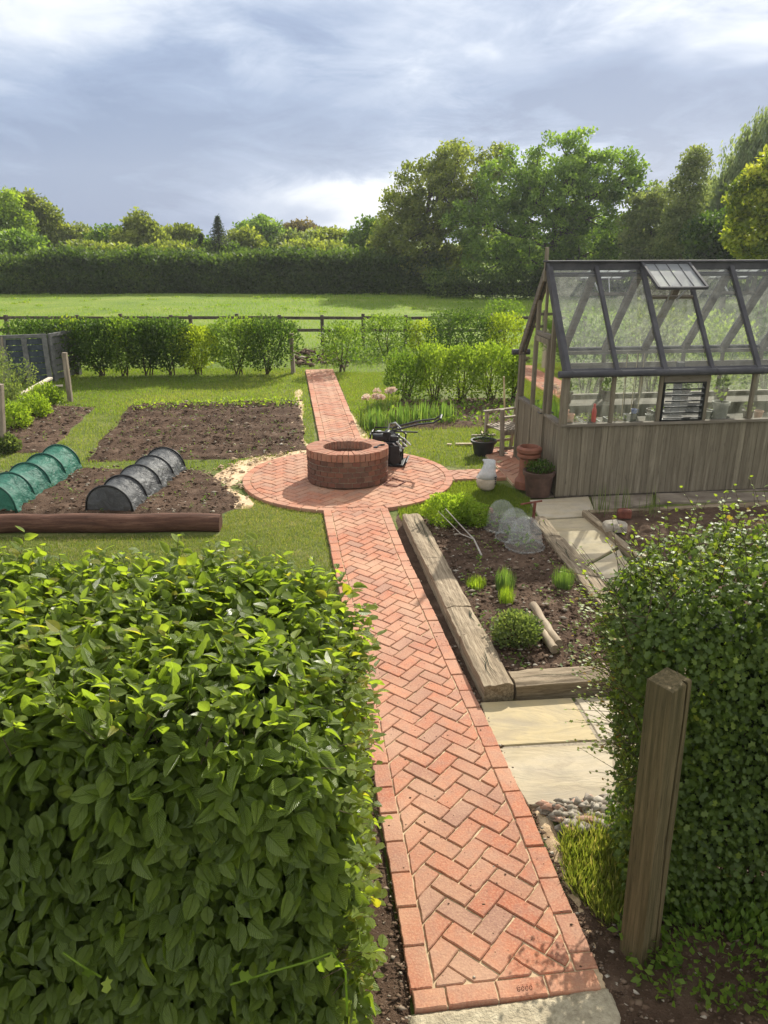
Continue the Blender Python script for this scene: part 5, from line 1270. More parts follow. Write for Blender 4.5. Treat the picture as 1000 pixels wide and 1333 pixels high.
# ================================================================== NEAR HEDGES
def hedge_mesh_core(mb, box, wob, z0=0.0, n=16):
    x0, y0, x1, y1, h = box; v = []; f = []
    idx = {}
    def vid(i, j, k):
        key = (i, j, k)
        if key not in idx: 
            P = np.array([[x0 + (x1 - x0) * i / n, y0 + (y1 - y0) * j / n, z0 + (h - z0) * k / n]]); d = wob(P)[0]
            c = np.array(((x0 + x1) / 2, (y0 + y1) / 2, h / 2)); idx[key] = len(v); v.append(tuple(P[0] + (P[0] - c) * .05 * d))
        return idx[key]
    for i in range(n):
        for j in range(n):
            f += [(vid(i, j, n), vid(i + 1, j, n), vid(i + 1, j + 1, n), vid(i, j + 1, n)), (vid(i, 0, j), vid(i + 1, 0, j), vid(i + 1, 0, j + 1), vid(i, 0, j + 1)), (vid(i, n, j), vid(i, n, j + 1), vid(i + 1, n, j + 1), vid(i + 1, n, j)),
                  (vid(n, i, j), vid(n, i + 1, j), vid(n, i + 1, j + 1), vid(n, i, j + 1)), (vid(0, i, j), vid(0, i, j + 1), vid(0, i + 1, j + 1), vid(0, i + 1, j))]
    mb.add(v, f)
def clipped_hedge(name, label, x0, x1, y0, y1, h, n_side, n_top, n_end, size, tmpl, mat, group, end='right', shoot=.10, seed=3, hang=.55, core_in=.20, round_=.16, shoots=400, xlean=0., bulge=.055, shoulder=0.):
    root = empty(name, ((x0 + x1) / 2, (y0 + y1) / 2, 0), 0, label, 'hedge', group); off = np.array(((x0 + x1) / 2, (y0 + y1) / 2, 0))
    wb = Wob(seed, 2.1); wb2 = Wob(seed + 1, 6); Ps = []; Ns = []
    def face(n, kind):
        a, b = rng.random(n), rng.random(n)
        if kind == 'front': P = np.c_[x0 + (x1 - x0) * a, np.full(n, y0), h * b]; N = np.tile((0, -1., 0), (n, 1))
        elif kind == 'back': P = np.c_[x0 + (x1 - x0) * a, np.full(n, y1), h * b]; N = np.tile((0, 1., 0), (n, 1))
        elif kind == 'top': P = np.c_[x0 + (x1 - x0) * a, y0 + (y1 - y0) * b, np.full(n, h)]; N = np.tile((0, 0, 1.), (n, 1))
        elif kind == 'right': P = np.c_[np.full(n, x1), y0 + (y1 - y0) * a, h * b]; N = np.tile((1., 0, 0), (n, 1))
        else: P = np.c_[np.full(n, x0), y0 + (y1 - y0) * a, h * b]; N = np.tile((-1., 0, 0), (n, 1))
        return P, N
    for k, n in (('front', n_side), ('top', n_top), (end, n_end), ('back', n_side // 4)):
        P, N = face(n, k); Ps.append(P); Ns.append(N)
    P = np.concatenate(Ps); N = np.concatenate(Ns)
    # rounded shoulders
    c = np.array(((x0 + x1) / 2, (y0 + y1) / 2, h / 2)); hs = np.array(((x1 - x0) / 2, (y1 - y0) / 2, h / 2)); inner = np.clip(P, c - hs + round_, c + hs - round_); inner[:, 2] = np.minimum(inner[:, 2], h - round_); inner[:, 2] = np.where(P[:, 2] < h - round_, P[:, 2], inner[:, 2])
    d = P - inner; ln = np.linalg.norm(d, axis=1, keepdims=True); N2 = np.where(ln > 1e-4, d / (ln + 1e-9), N); P = inner + N2 * round_
    depth = rng.random(len(P)) ** 1.2 * .22 - .04
    bul = bulge * wb(P * .9) + .6 * bulge * wb2(P)
    P = P + N2 * (bul - depth)[:, None]
    e_ = np.clip(1 - np.abs(P[:, 0] - (x1 if end == 'right' else x0)) / .75, 0, 1) ** 1.6; P[:, 2] -= shoulder * e_ * np.clip(P[:, 2] / h, 0, 1) ** 2
    P[:, 0] -= xlean * np.clip(P[:, 2] / h, 0, 1)
    top = np.clip((P[:, 2] - (h - .30)) / .25, 0, 1)[:, None]
    rd_ = rand_dirs(len(P))
    down = np.array((0, 0, -1.))
    F = unit((1 - top) * (down * (.9) + N2 * .45 + rd_ * hang) + top * (N2 * .25 + rd_ * 1.0 + np.array((0, 0, .05))))
    Nn = unit((1 - top) * (N2 * 1.2 + np.array((0, 0, .35)) + rd_[::-1] * .62) + top * (np.array((0, 0, 1.1)) + rd_[::-1] * .65))
    S = size * rng.uniform(.45, 1.2, len(P)) 
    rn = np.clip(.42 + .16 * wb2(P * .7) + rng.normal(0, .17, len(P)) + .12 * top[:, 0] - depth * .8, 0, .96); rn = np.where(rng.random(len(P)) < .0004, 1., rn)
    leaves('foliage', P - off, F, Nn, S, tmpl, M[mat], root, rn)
    # young shoots sticking out, mostly from the top
    q = shoots; kx = rng.random(q); Pt = np.c_[x0 + .05 + (x1 - x0 - .1) * rng.random(q), y0 + .08 + (y1 - y0 - .1) * rng.random(q), np.full(q, h - .02)]; side = rng.random(q) < .3
    Pt[side, 0] = x1 if end == 'right' else x0; Pt[side, 2] = h * rng.uniform(.3, 1, side.sum()); Nt = np.tile((0, 0, 1.), (q, 1)); Nt[side] = ((1. if end == 'right' else -1.), 0, .5)
    Pt += Nt * (.05 * wb(Pt * .9))[:, None]
    e_ = np.clip(1 - np.abs(Pt[:, 0] - (x1 if end == 'right' else x0)) / .75, 0, 1) ** 1.6; Pt[:, 2] -= shoulder * e_ * (Pt[:, 2] / h) ** 2; Pt[:, 0] -= xlean * Pt[:, 2] / h
    dr = unit(Nt + rand_dirs(q) * .7); ln = shoot * rng.uniform(.5, 1.5, q); mb = MB(); LP = []; LF = []; LN = []
    for i in range(q):
        tip = Pt[i] + dr[i] * ln[i]; mb.tube([tuple(Pt[i] - off - dr[i] * .1), tuple(tip - off)], [.0022, .001], 3, cap=False)
        for k in range(5):
            t = .2 + .2 * k; s_ = 1 if k % 2 else -1; b = np.cross(dr[i], (0.3, .2, .9)); b /= np.linalg.norm(b) + 1e-6
            LP.append(Pt[i] + dr[i] * ln[i] * t); LF.append(dr[i] * .5 + b * s_ + rng.normal(0, .15, 3)); LN.append(np.array((0, 0, 1.)) + rng.normal(0, .4, 3))
    leaves('young_shoots', np.array(LP) - off, np.array(LF), np.array(LN), size * rng.uniform(.45, .85, len(LP)), tmpl, M[mat], root, np.clip(rng.normal(.80, .12, len(LP)), 0, .99))
    mb.build('shoot_stems', [M['stem']], root)
    mb = MB(); ci = core_in  # near-black solid core added behind the leaves to block light
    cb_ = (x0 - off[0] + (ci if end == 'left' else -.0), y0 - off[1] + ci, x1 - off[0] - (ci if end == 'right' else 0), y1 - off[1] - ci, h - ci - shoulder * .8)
    hedge_mesh_core(mb, cb_, Wob(seed + 3, 2.5), .18); mb.build('light_block_core', [M['core']], root)
    mb = MB()
    for i in range(26):
        x = random.uniform(cb_[0], cb_[2]); y = random.uniform(cb_[1], cb_[3]); mb.tube([(x, y, -.02), (x + random.uniform(-.05, .05), y, .3), (x + random.uniform(-.15, .15), y + random.uniform(-.1, .1), h * .6)], [.016, .013, .009], 5)
    mb.build('stems', [M['stem']], root)
    return root
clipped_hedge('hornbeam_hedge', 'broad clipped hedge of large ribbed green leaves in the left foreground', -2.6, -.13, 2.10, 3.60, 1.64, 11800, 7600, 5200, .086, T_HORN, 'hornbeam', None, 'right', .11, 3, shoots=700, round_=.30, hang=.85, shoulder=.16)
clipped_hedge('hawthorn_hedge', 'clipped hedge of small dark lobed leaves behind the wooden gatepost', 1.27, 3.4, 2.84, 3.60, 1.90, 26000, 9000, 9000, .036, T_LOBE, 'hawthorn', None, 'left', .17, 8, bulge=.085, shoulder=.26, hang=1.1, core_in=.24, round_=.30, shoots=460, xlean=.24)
# stalks of climbing weed trailing over the hornbeam
def climber(pts, lv, lab):
    mb = MB(); mb.tube([tuple(at(a, b, c)) for a, b, c in pts], .004, 5); o = mb.build('climbing_weed', [M['herb']]); tag(o, lab, 'climbing weed', 'climbing weeds on the large-leaved hedge')
    for a, b in lv: leaves('leaf', np.array([at(a, b, pts[0][2] - .02)]), rand_dirs(1) + (0, -.3, -.4), np.array([(0, -1., .4)]) + rand_dirs(1) * .3, .055, T_LOBE, M['herb'], o)
climber([(300, 1282, 1.99), (350, 1266, 1.98), (400, 1252, 1.97), (432, 1240, 1.97), (450, 1265, 1.97), (452, 1320, 1.98)], [(432, 1240), (425, 1248), (438, 1250), (330, 1272), (300, 1262), (345, 1262)], 'long pale weed stem arching across the lower right of the large-leaved hedge')
climber([(82, 1240, 2.0), (105, 1256, 1.98), (132, 1272, 2.0)], [(140, 1270), (120, 1262)], 'short pale weed stem on the lower left of the large-leaved hedge')

# gatepost
gpz = G(824, 1262); gt = at(866, 884, gpz[1] + .02); H_ = 1.50
gp_ = empty('gatepost', (gpz[0] + .045, gpz[1] + .07, 0), R(33), 'tall square weathered gatepost in front of the small-leaved hedge', 'gatepost'); gp_.rotation_euler = (R(-.4), R(-1.7), R(33))
def gpost(name, cx, cy, s, h, seed):
    mb = MB(); n = 30; w_ = Wob(seed, 3); V = []; F = []
    prof = [(-1, -1), (-.5, -1), (0, -1), (.34, -.99), (.43, -.66), (.50, -.64), (.56, -.98), (1, -1), (1, -.5), (1, 0), (1, .5), (1, 1), (.5, 1), (0, 1), (-.5, 1), (-1, 1), (-1, .5), (-1, 0), (-1, -.5)]; k = len(prof)
    for i in range(n + 1):
        for x, y in prof:
            z = -.05 + (h + .05) * i / n
            d = 1 + .035 * w_(np.array([[x, y, z * .7]]))[0]
            if i == n: z = h - .008
            gx = .10 * math.sin(z * 5 + 1) + random.gauss(0, .02) if -.6 < x < .9 and y < -.6 and 0 < x else 0
            V.append((cx + (x + gx) * s / 2 * d, cy + y * s / 2 * d, z))
    for i in range(n):
        for j in range(k): j2 = (j + 1) % k; F.append((i * k + j, i * k + j2, (i + 1) * k + j2, (i + 1) * k + j))
    b = len(V); V += [(cx + x * s / 2 * .95, cy + y * s / 2 * .95, h + .006 * x) for x, y in prof]
    for j in range(k): j2 = (j + 1) % k; F.append((n * k + j, n * k + j2, b + j2, b + j))
    F.append(tuple(b + j for j in range(k))); mb.rc = .15; mb.add(V, F); return mb
gpost('p', 0, 0, .122, H_, 4).build('post_shaft', [M['post']], gp_)

# ================================================================== MIDDLE DISTANCE
# gate board at the path's far end
p = G(381, 486); mb = MB(); mb.rc = .3; mb.bar((p[0] + .02, p[1], -.05), tuple(at(379, 434, p[1])), .09, .22, (0, 1, 0)); o = mb.build('path_end_post', [M['oldwood']], bevel=.008); tag(o, 'broad grey weathered post at the far end of the brick path', 'post')
# shrubs in a row along the lawn
GRP = 'shrubs in a row across the far side of the lawn'
def rowbush(px, base, top, wpx, mat, lab, n=1500, extra=None, group=GRP):
    p = G(px, base); t = at(px, top, p[1])[2]; s = 1001 / (p[1] * .943 + 1.04); r = wpx / 2 / s * (1.5 if group == GRP else 1.2)
    t = max(.5, t)
    E = [(0, 0, t * .58, r, r * .9, t * .44), (-r * .15, 0, t * .36, r * .6, r * .6, t * .27), (r * .3, .05, t * .78, r * .6, r * .6, t * .22), (-r * .3, .05, t * .80, r * .55, r * .6, t * .20)]
    bush('laurel_shrub', p[0], p[1], E, n, .075, mat, lab, 'shrub', group, stems=5, extra=extra and ([(extra[0], 0, t * extra[1], r * .5, r * .5, t * .2)], 160, 'yellowleaf'), up=.3)
rb = [(52, 489, 416, 60, 'darkgreen', 'leftmost dark shrub of the row, behind the pallet screen', None), (96, 489, 415, 54, 'darkgreen', 'dark shrub with a yellow-leaved top, just right of the pallet screen', (.1, .85)),
      (133, 490, 416, 46, 'darkgreen', 'dark shrub third from the left of the long row', None), (165, 490, 414, 46, 'midgreen', 'green and yellow mottled shrub in the middle of the long row', (0, .75)),
      (194, 489, 417, 42, 'darkgreen', 'dark narrow shrub fifth from the left of the long row', None), (222, 489, 415, 46, 'darkgreen', 'dark dense shrub left of the yellow one at the row end', None),
      (259, 488, 426, 44, 'yellowleaf', 'yellow-green shrub at the right-hand end of the long row', None), (312, 488, 415, 56, 'midgreen', 'shrub on its own right of the gap, with a narrow foot', None), (352, 488, 414, 58, 'darkgreen', 'dark shrub beside the broad post at the path end', None)]
for px_, b_, t_, w_, m_, lab, ex in rb: rowbush(px_, b_, t_, w_, m_, lab, 3600, ex)
rowbush(445, 484, 420, 40, 'midgreen', 'small rounded shrub right of the rubble heap beyond the path', 1500)
# the garden's right side: dense shrubs and the leafy currant rows
GR2 = 'shrubs right of the path'
rowbush(503, 462, 410, 62, 'midgreen', 'round green shrub farther back, right of the small path-end shrub', 2200, None, GR2)
rowbush(548, 462, 418, 36, 'yellowleaf', 'yellowish low shrub between the round green and the big dark one', 1300, None, GR2)
rowbush(600, 468, 404, 84, 'darkgreen', 'big dark green domed shrub left of the greenhouse', 4200, None, GR2)
rowbush(655, 470, 408, 46, 'yellowleaf', 'upright yellow-leaved shrub close to the greenhouse gable', 2000, None, GR2)
rowbush(655, 446, 389, 52, 'midgreen', 'low mounded green shrub behind the yellow one, by the fence', 1500, None, GR2)
GR3 = 'leafy fruit bushes in a row right of the path'
for k, (px_, b_, t_, w_, lab) in enumerate(((528, 524, 458, 62, 'leftmost leafy fruit bush of the bright row, darkest at its foot'), (566, 526, 446, 56, 'second leafy fruit bush of the bright row, tallest of them'), (604, 526, 450, 58, 'third leafy fruit bush, in the middle of the bright row'), (640, 524, 446, 56, 'fourth leafy fruit bush of the bright row, before the greenhouse'), (672, 522, 455, 36, 'last leafy fruit bush, half behind the greenhouse'))):
    p = G(px_, b_); t = at(px_, t_, p[1])[2]; s = 1001 / (p[1] * .943 + 1.04); r = w_ / 2 / s
    E = [(0, 0, t * .45, r, r, t * .40), (-r * .4, .1, t * .72, r * .5, r * .5, t * .26), (r * .45, 0, t * .68, r * .5, r * .5, t * .28), (0, .2, t * .8, r * .4, r * .4, t * .2)]
    bush('fruit_bush', p[0], p[1] + .2, E, 2600, .062, 'brightgreen' if k else 'midgreen', lab, 'fruit bush', GR3, stems=8, shell=.3, up=.5)
for k, (px_, y_, t_, lab) in enumerate(((770, 14.6, 398, 'leafy tall shrub seen through the roof glass of the greenhouse, on the left'), (850, 15.2, 392, 'leafy tall shrub seen through the middle of the greenhouse roof'), (935, 14.4, 400, 'leafy tall shrub seen through the right of the greenhouse roof'), (1010, 15.4, 395, 'leafy tall shrub behind the greenhouse at the right edge of the photo'))):
    x_ = at(px_, 450, y_)[0]; t = at(px_, t_, y_)[2]
    bush('garden_shrub', x_, y_, [(0, 0, t * .5, .72, .5, t * .46), (-.3, 0, t * .75, .4, .4, t * .24), (.35, .1, t * .68, .4, .4, t * .25)], 2400, .08, ('midgreen', 'sage', 'brightgreen', 'darkgreen')[k], lab, 'shrub', 'shrubs behind the greenhouse', stems=7, shell=.3)
# irises and pink flowers
for k, (px_, py_, lab) in enumerate(((488, 556, 'iris clump under the pink flowers'), (520, 550, 'second iris clump from the path'), (548, 548, 'third iris clump from the path'), (578, 546, 'iris clump at the greenhouse end of the row'))):
    tuft(px_, py_, .62, .34, 90, 'iris', lab, .02, 'iris', 'iris clumps along the border', 'iris_clump', .085)
p = G(494, 545); fl = empty('pink_flowers', (p[0], p[1], 0), 0, 'loose cluster of pale pink blooms at the edge of the border', 'flowers')
for k in range(13):
    c = np.array((rng.uniform(-.36, .30), rng.uniform(-.1, .15), 0)); c[2] = .36 + .12 * (c[0] + .36) / .66 + rng.uniform(-.07, .09); n_ = 34; D = rand_dirs(n_); D[:, 2] = abs(D[:, 2]) * .8
    leaves('flower_head', c + D * .03, D, rand_dirs(n_), .060, T_TRI2, M['pink'], fl); mb = MB(); mb.tube([(c[0] * .7, c[1] * .5, 0), (c[0], c[1], c[2])], .005, 4); mb.build('flower_stem', [M['iris']], fl)
veg = P2((474, 552), (530, 522), (668, 522), (668, 552), (560, 556))
q = scatter(veg, 900); P = np.c_[q, rng.uniform(.02, .16, len(q))]; tag(leaves('ground_cover', P, rand_dirs(len(P)) + (0, 0, .4), rand_dirs(len(P)) + (0, 0, 1), rng.uniform(.05, .1, len(P)), T_TRI2, M['midgreen']), kind='stuff')
vg2 = P2((170, 529), (390, 524), (390, 530), (172, 536)); q = scatter(vg2, 700); P = np.c_[q, rng.uniform(.03, .12, len(q))]; tag(leaves('weedy_edge_growth', P, rand_dirs(len(P)) + (0, 0, .4), rand_dirs(len(P)) + (0, 0, 1), rng.uniform(.04, .08, len(P)), T_TRI2, M['brightgreen']), kind='stuff')
wd_ = P2((395, 478), (660, 478), (660, 452), (430, 448)); q = scatter(wd_, 3500); P = np.c_[q, rng.uniform(.0, .2, len(q))]; tag(leaves('border_weeds', P, rand_dirs(len(P)) + (0, 0, .6), rand_dirs(len(P)) + (0, 0, 1), rng.uniform(.05, .11, len(P)), T_TRI2, M['midgreen']), kind='stuff')
# left border: leafy potato / raspberry plants, posts, pallet screen
for k, (px_, py_, w_, h_, mt, lab) in enumerate(((18, 560, 46, 40, 'brightgreen', 'low leafy vegetable clump at the front of the left border'), (44, 545, 44, 34, 'brightgreen', 'bright leafy clump beside the bare soil of the left border'), (10, 540, 50, 60, 'sage', 'taller greyish leafy clump at the photo edge, behind the front clump'), (60, 528, 40, 30, 'brightgreen', 'leafy clump nearest the leaning square post'), (8, 590, 30, 26, 'sage', 'small low plant at the front left corner of the border'))):
    p = G(px_, py_); s = 1001 / (p[1] * .943 + 1.04); r = w_ / 2 / s; t = h_ / s
    bush('vegetable_plant', p[0], p[1], [(0, 0, t * .45, r, r * .9, t * .5), (r * .4, .1, t * .3, r * .6, r * .6, t * .35)], 1300, .06, mt, lab, 'vegetable plant', 'leafy plants in the left border', stems=5, shell=.3, up=.5)
p = G(14, 520); bush('raspberry_canes', p[0], p[1], [(0, 0, .55, .25, .3, .5), (-.3, .1, .8, .3, .3, .5), (.28, .2, .45, .25, .3, .35)], 1500, .05, 'sage', 'tall straggly cane plant at the left edge, in front of the pallets', 'canes', None, stems=9, shell=.2)
stake(92, 523, 84, 459, .045, 'oldwood', 'leaning square grey post in front of the pallet screen', 'garden_post', 'posts in the left border', cat='post')
stake(3, 590, -1, 500, .05, 'oldwood', 'pale grey post at the left edge of the photo, beside the leafy border', 'garden_post', 'posts in the left border', cat='post')
stake(6, 500, 2, 438, .045, 'oldwood', 'pale post at the left edge of the photo, farther back, beside the pallets', 'garden_post', 'posts in the left border', cat='post')
plank((26, 514), (66, 492), .10, .04, 'pale plank propped up in front of the pallet screen', 'white_bits', .25, 'garden_plank', 'planks by the pallet screen', z2=.38); plank((60, 503), (82, 502), .10, .03, 'short plank on the soil, under the pallet screen', 'white_bits', .05, 'garden_plank', 'planks by the pallet screen')
p0 = G(10, 500); p1 = G(69, 497)
def pallet(a, b, h, label, mats=('palletwood', 'dark_pallet'), yawo=0., ns=7, posts=3):
    a = np.array(a[:2]); b = np.array(b[:2]); L = np.hypot(*(b - a)); ang = math.atan2(b[1] - a[1], b[0] - a[0]) + yawo; t = empty('pallet', (a[0], a[1], 0), ang, label, 'pallet', 'old pallets stood up as a compost bin')
    for k in range(posts): x = .05 + (L - .1) * k / (posts - 1); mb = MB(); mb.rc = random.random(); mb.box(x - .055, -.05, 0, x + .055, .0, h); mb.build('upright', [M[mats[0]]], t, bevel=.004)
    mb = MB(); mb.rc = random.random(); mb.box(0, -.055, h - .07, L, -.052 + .05, h + .01); mb.build('top_rail', [M[mats[0]]], t, bevel=.004)
    for k in range(ns):
        z = .04 + (h - .12) * k / ns; mb = MB(); mb.rc = random.random(); mb.box(.0, .002, z, L, .022, z + (h - .12) / ns * random.uniform(.80, .95)); mb.build('slat', [M[mats[1]]], t)
pallet(p0, p1, at(40, 437, p0[1])[2], 'dark slatted pallet standing upright with three pale uprights')
pa_ = G(69, 497); pallet(pa_ + (.02, .02, 0), pa_ + (.28, 1.0, 0), at(80, 437, p0[1])[2], 'second pallet standing edge-on behind the leaning square post', ('palletwood', 'palletwood'), 0, 6, 2)

# post and rail fence across the garden's far side
fy = 24.5
fr = empty('rail_fence', (-2.0, fy, 0), 0, 'brown post and rail fence between the garden and the green field', 'fence')
def fence_part(name, a, b, w_, h_): mb = MB(); mb.rc = random.random(); mb.bar(a, b, w_, h_); mb.build(name, [M['darkwood']], fr, bevel=.004)
fz = .93; xs_ = [at(px_, 440, fy)[0] + 2.0 for px_ in (-60, 12, 104, 160, 225, 250, 310, 365, 420, 473, 528, 585, 640, 700, 760)]
for i, x in enumerate(xs_): fence_part('fence_post', (x, 0, -.05), (x, 0, fz + (.07 if i % 3 == 0 else .03)), .11, .10)
for a_, b_ in zip(xs_[:-1], xs_[1:]):
    for z in (fz - .05, .50): fence_part('rail', (a_, -.06, z + random.uniform(-.012, .012)), (b_, -.06, z + random.uniform(-.012, .012)), .035, .09)
# light wire fence at the far left of the field
p = G(34, 384); wf = empty('wire_fence', (p[0], 44, 0), 0, 'light grey wire fence at the far left of the field', 'fence')
for k in range(7): mb = MB(); x = -k * 1.3; mb.bar((x, -k * .9, 0), (x, -k * .9, 1.0), .06, .06); mb.build('post', [M['pot_grey']], wf)
mb = MB()
for z in (.1, .3, .5, .7, .9): mb.bar((0, 0, z), (-7.8, -5.4, z), .02, .02)
for k in range(40): x = -.2 * k; mb.bar((x, x * .692, .05), (x, x * .692, .95), .010, .010)
mb.build('wire_mesh', [M['pot_grey']], wf)

# ================================================================== FAR HEDGES AND TREES
def long_hedge(name, x0, x1, y, h, dep, n, size, mat, label, seed=1, ybend=0., wave=.26):
    root = empty(name, ((x0 + x1) / 2, y, 0), 0, label, 'hedge'); w1 = Wob(seed, .5); w2 = Wob(seed + 1, 1.6); n2 = n
    x = rng.uniform(x0, x1, n2); k = rng.random(n2); u = rng.random(n2)
    hh = h * (1 + wave * w1(np.c_[x, np.zeros(n2)]) + wave * .5 * w2(np.c_[x, np.zeros(n2)]))
    front = k < .6
    z = np.where(front, hh * u, hh * (1 - .05 * rng.random(n2))); yy = np.where(front, -dep / 2 + .12 * dep * w2(np.c_[x, z]) + (u ** 3) * dep * .3 , rng.uniform(-dep / 2, dep / 2, n2))
    P = np.c_[x, yy, z] + rand_dirs(n2) * (.2 + .35 * (u ** 4 + (~front)) * rng.random(n2))[:, None]; P[:, 2] = np.abs(P[:, 2])
    D = np.where(front[:, None], np.array((0, -1., .4)), np.array((0, -.2, 1.))); F = unit(D + rand_dirs(n2)); N = unit(D + rand_dirs(n2))
    rn = np.clip(.4 + .25 * w2(P * .8) + .15 * w1(P) + rng.normal(0, .18, n2), 0, 1)
    off = np.array(((x0 + x1) / 2, 0, 0)); leaves('foliage', P - off, F, N, size * rng.uniform(.6, 1.3, n2), T_DIAMOND, M[mat], root, rn)
    mb = MB(); m = int((x1 - x0) / .8); v = []; f = []  # dark core added inside the far hedge so light does not pass
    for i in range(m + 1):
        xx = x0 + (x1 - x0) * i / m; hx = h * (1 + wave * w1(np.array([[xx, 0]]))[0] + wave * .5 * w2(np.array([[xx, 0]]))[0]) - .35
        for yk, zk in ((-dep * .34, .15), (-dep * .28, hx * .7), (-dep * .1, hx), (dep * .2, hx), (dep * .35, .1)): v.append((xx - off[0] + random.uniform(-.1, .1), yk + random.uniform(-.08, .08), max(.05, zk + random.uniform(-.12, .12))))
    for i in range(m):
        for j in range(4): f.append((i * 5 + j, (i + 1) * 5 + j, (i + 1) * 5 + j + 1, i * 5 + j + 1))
    mb.add(v, f); mb.build('light_block_core', [M['core']], root); return root
long_hedge('field_hedge', -34, 3.4, 50.5, 2.0, 2.6, 80000, .22, 'farhedge', 'long dark hedge along the far side of the field on the left', 5)
long_hedge('low_hedge', 2.6, 24, 46.5, 1.10, 1.2, 16000, .17, 'farhedge', 'low trimmed hedge beyond the field, under the big trees', 9, wave=.05)

def ftree(name, px, d, ell_px, label, mat, **k):
    "tree at ground distance d; crown ellipsoids measured as apparent (cx, cy, rx, ry) and turned into metres at that distance"
    s = 1001 / (d * math.cos(PITCH) + 1.0); x = (px - 500) / s; E = []
    for (cx, cy, rx, ry, *dy) in ell_px:
        z = at(cx, cy, d)[2]; X_ = (cx - 500) / s; E.append((X_ - x, (dy[0] if dy else 0), z, rx / s, (rx / s) * (.9 if not k.get('thin') else .5), ry / s))
    k.pop('thin', None); return tree(name, x, d, E, label, mat, **k)
# big oaks right of centre
ftree('oak_tree', 552, 51, [(560, 262, 52, 50), (520, 290, 32, 40), (595, 225, 45, 36), (540, 320, 48, 36), (600, 300, 40, 50), (500, 325, 18, 26), (640, 215, 18, 22), (545, 345, 44, 22), (600, 345, 36, 22)], 'broad olive-brown oak, left of the two largest trees', 'oak_olive', ntwig=800, per=50, size=.20, clr=.48, trunk_r=.30, fork=.2, limbs=14, shell=.5)
ftree('oak_tree', 716, 48, [(715, 215, 40, 40), (655, 245, 42, 42), (775, 230, 44, 34), (810, 250, 26, 40), (640, 300, 44, 46), (700, 300, 60, 50), (770, 310, 52, 40), (600, 290, 22, 30), (745, 195, 26, 20), (820, 300, 20, 26), (640, 342, 40, 22), (700, 345, 50, 20), (760, 345, 44, 22), (720, 250, 70, 40)], 'largest bright green oak with dark limbs showing, above the greenhouse', 'oak_green', ntwig=1100, per=46, size=.20, clr=.46, trunk_r=.36, fork=.18, limbs=18, shell=.5)
# right-hand group
ftree('willow_tree', 975, 44, [(975, 165, 30, 34), (945, 195, 22, 30), (1010, 170, 30, 36), (960, 250, 40, 45), (925, 270, 22, 40)], 'tall drooping grey-green willow at the upper right', 'willow', ntwig=420, per=110, size=.26, clr=.7, trunk_r=.3, fork=.3, limbs=8, droop=2.4, shell=.55)
ftree('birch_tree', 880, 42, [(882, 215, 20, 26), (875, 262, 26, 36), (872, 310, 30, 34)], 'slender open birch standing between the oak and the willow', 'birch', ntwig=260, per=52, size=.15, clr=.45, trunk_r=.13, fork=.4, limbs=7, bark='palebark', shell=.2)
ftree('field_maple', 990, 30, [(985, 225, 30, 28), (955, 255, 28, 34), (1010, 260, 40, 60), (975, 305, 44, 34)], 'yellow-tipped maple at the right edge, nearest the greenhouse', 'maple', ntwig=420, per=52, size=.17, clr=.32, trunk_r=.16, fork=.25, limbs=9, shell=.6)
ftree('willow_tree', 915, 47, [(918, 245, 24, 30), (905, 290, 36, 44)], 'shorter feathery willow in front of the tall drooping one', 'willow', ntwig=240, per=80, size=.24, clr=.6, trunk_r=.2, limbs=6, droop=1.2)
for px_, d_, e_, lab, mt in ((840, 45, [(838, 300, 34, 50), (850, 330, 40, 30)], 'olive thicket tree between the big oak and the birch', 'birch'), (940, 38, [(935, 315, 50, 34)], 'dark low tree at the foot of the willow', 'darkgreen'), (780, 54, [(790, 325, 60, 36)], 'shaded low tree under the right side of the big oak', 'oak_green'), (1030, 33, [(1035, 290, 40, 60)], 'dense green tree just beyond the right edge', 'midgreen'), (670, 58, [(668, 325, 40, 30)], 'shaded low tree seen under the big oak', 'midgreen')):
    ftree('thicket_tree', px_, d_, e_, lab, mt, ntwig=200, per=80, size=.2, clr=.6, trunk_r=.14, limbs=6, shell=.3)
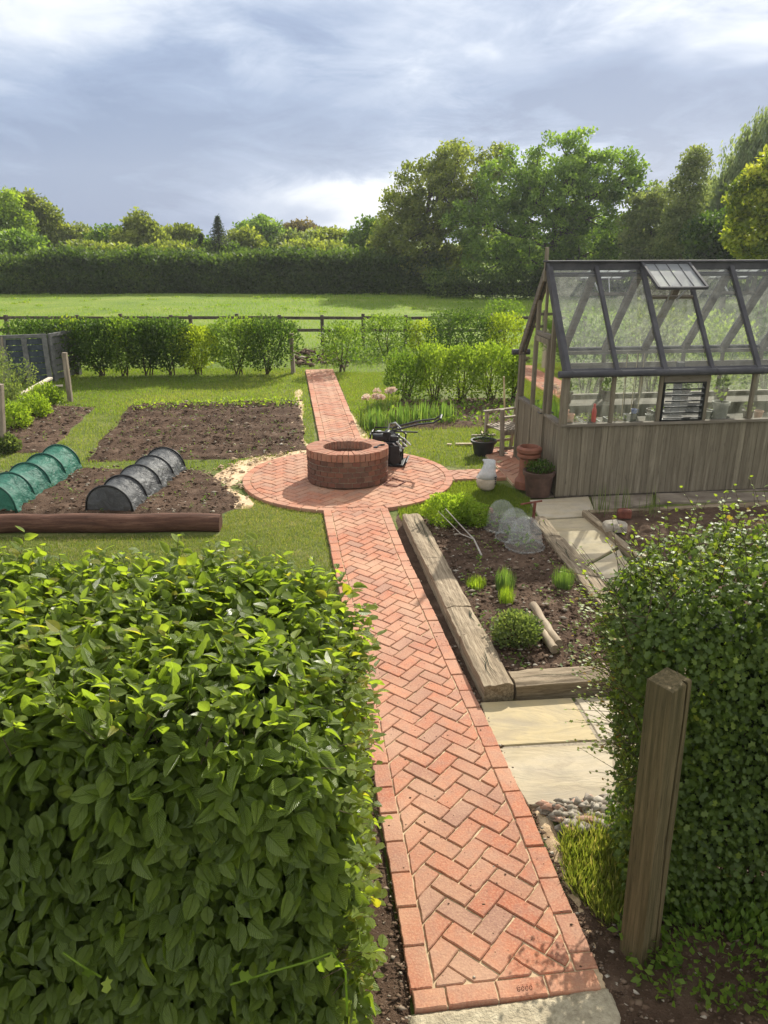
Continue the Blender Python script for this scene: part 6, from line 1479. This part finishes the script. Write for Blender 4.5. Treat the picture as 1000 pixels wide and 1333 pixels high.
# left and centre trees behind the field hedge
LT = [('broad_tree', 14, 62, [(10, 290, 36, 40), (-20, 285, 40, 44), (25, 305, 30, 32)], 'bright green rounded tree at the far left edge', 'brightgreen', 300), ('broad_tree', 58, 66, [(60, 290, 24, 30), (45, 280, 22, 26), (75, 310, 20, 24)], 'feathery light green tree, second from the left edge', 'oak_olive', 260),
      ('broad_tree', 35, 56, [(30, 328, 34, 22)], 'rounded dark bush-like tree below the leftmost trees', 'oak_green', 150), ('broad_tree', 110, 66, [(112, 318, 30, 18), (95, 312, 20, 14)], 'low pale green tree beside the feathery one', 'oak_olive', 170), ('broad_tree', 150, 64, [(150, 316, 28, 16)], 'low green tree left of the pointed pale tree', 'midgreen', 150),
      ('broad_tree', 190, 62, [(192, 300, 17, 20), (180, 318, 24, 18), (205, 318, 20, 16)], 'pale tree with a pointed top above the long hedge', 'oak_olive', 220), ('broad_tree', 240, 66, [(240, 312, 22, 15)], 'rounded olive-brown tree left of the spruce', 'oak_olive', 150),
      ('broad_tree', 345, 72, [(340, 302, 26, 17), (355, 312, 22, 14)], 'rounded dark green tree right of the spruce', 'oak_green', 190), ('broad_tree', 390, 76, [(392, 306, 26, 14), (375, 312, 16, 12)], 'dark purplish tree right of the rounded green one', 'purple', 170), ('broad_tree', 322, 60, [(322, 318, 22, 14)], 'low brownish tree just right of the spruce', 'oak_olive', 110),
      ('broad_tree', 384, 60, [(384, 320, 18, 13)], 'small pale round tree in front of the purplish one', 'sage', 110), ('broad_tree', 430, 64, [(428, 314, 26, 14), (450, 320, 26, 14)], 'low bright tree between the purplish tree and the oaks', 'oak_olive', 170), ('broad_tree', 478, 60, [(482, 312, 22, 24), (465, 325, 22, 16)], 'low tree at the left foot of the olive-brown oak', 'midgreen', 170),
      ('broad_tree', 285, 58, [(280, 330, 36, 12)], 'low spreading bush-like tree under the spruce', 'midgreen', 120), ('broad_tree', 130, 55, [(130, 332, 46, 12)], 'low spreading bush-like tree rising from the long hedge on the left', 'oak_olive', 130), ('broad_tree', 415, 56, [(410, 330, 44, 12)], 'low spreading bush-like tree rising from the long hedge on the right', 'oak_olive', 130), ('broad_tree', 215, 56, [(225, 332, 40, 11)], 'low spreading bush-like tree rising from the middle of the long hedge', 'oak_olive', 120)]
for nm, px_, d_, e_, lab, mt, nt_ in LT: ftree(nm, px_, d_, e_, lab, mt, ntwig=nt_, per=60, size=.27, clr=.65, trunk_r=.16, limbs=6, shell=.35, group='trees behind the field hedge')
def spruce(px, d, base_py, top_py, wpx, label, group=None):
    s = 1001 / (d * math.cos(PITCH) + 1.0); x = (px - 500) / s; zt_ = at(px, top_py, d)[2]; w_ = wpx / 2 / s; root = empty('spruce_tree', (x, d, 0), 0, label, 'tree', 'conifers behind the field hedge'); Ps = []; Fs = []; mb = MB(); mb.tube([(0, 0, 0), (0, 0, zt_)], [.16, .02], 7)
    zb = .8; nl = 20
    for i in range(nl):
        t = i / (nl - 1); z = zb + (zt_ - .15 - zb) * t; r = w_ * (1 - t) ** 1.0 + .03
        for k in range(9):
            a = 2.4 * i + k * 2 * math.pi / 9 + random.uniform(-.2, .2); rr = r * random.uniform(.7, 1.1); tip = np.array((rr * math.cos(a), rr * math.sin(a), z - .25 * rr)); mb.tube([(0, 0, z), tuple(tip)], [.02, .006], 3, cap=False); n_ = 40; u = rng.random(n_)[:, None]
            Ps.append(np.array((0, 0, z)) * (1 - u) + tip * u + rng.normal(0, .06, (n_, 3))); Fs.append(np.tile(tip - (0, 0, z), (n_, 1)) / rr * .8 + rng.normal(0, .5, (n_, 3)) - (0, 0, .35))
    P = np.concatenate(Ps); leaves('crown', P, np.concatenate(Fs), rand_dirs(len(P)), .13 * rng.uniform(.6, 1.2, len(P)), T_DIAMOND, M['conifer'], root, None, .6); mb.build('trunk', [M['bark']], root)
spruce(289, 57, 345, 280, 88, 'pointed dark spruce standing above the far hedge'); spruce(266, 57, 345, 303, 50, 'smaller dark conifer just left of the pointed spruce')
hz = MB(); hz.box(-420, -30, -5, 420, 330, 30); ho = hz.build('haze', []) if False else None
hm = bpy.data.materials.new('morning_haze'); ht, hout = nodes(hm); pv = ht.nodes.new('ShaderNodeVolumePrincipled'); pv.inputs['Color'].default_value = (.93, .95, 1, 1); pv.inputs['Density'].default_value = .00045; pv.inputs['Anisotropy'].default_value = .35
ht.links.new(pv.outputs[0], hout.inputs['Volume']); hz.build('haze', [hm]); tag(bpy.data.objects['haze'], kind='stuff')
print('scene ready', len(bpy.data.objects))
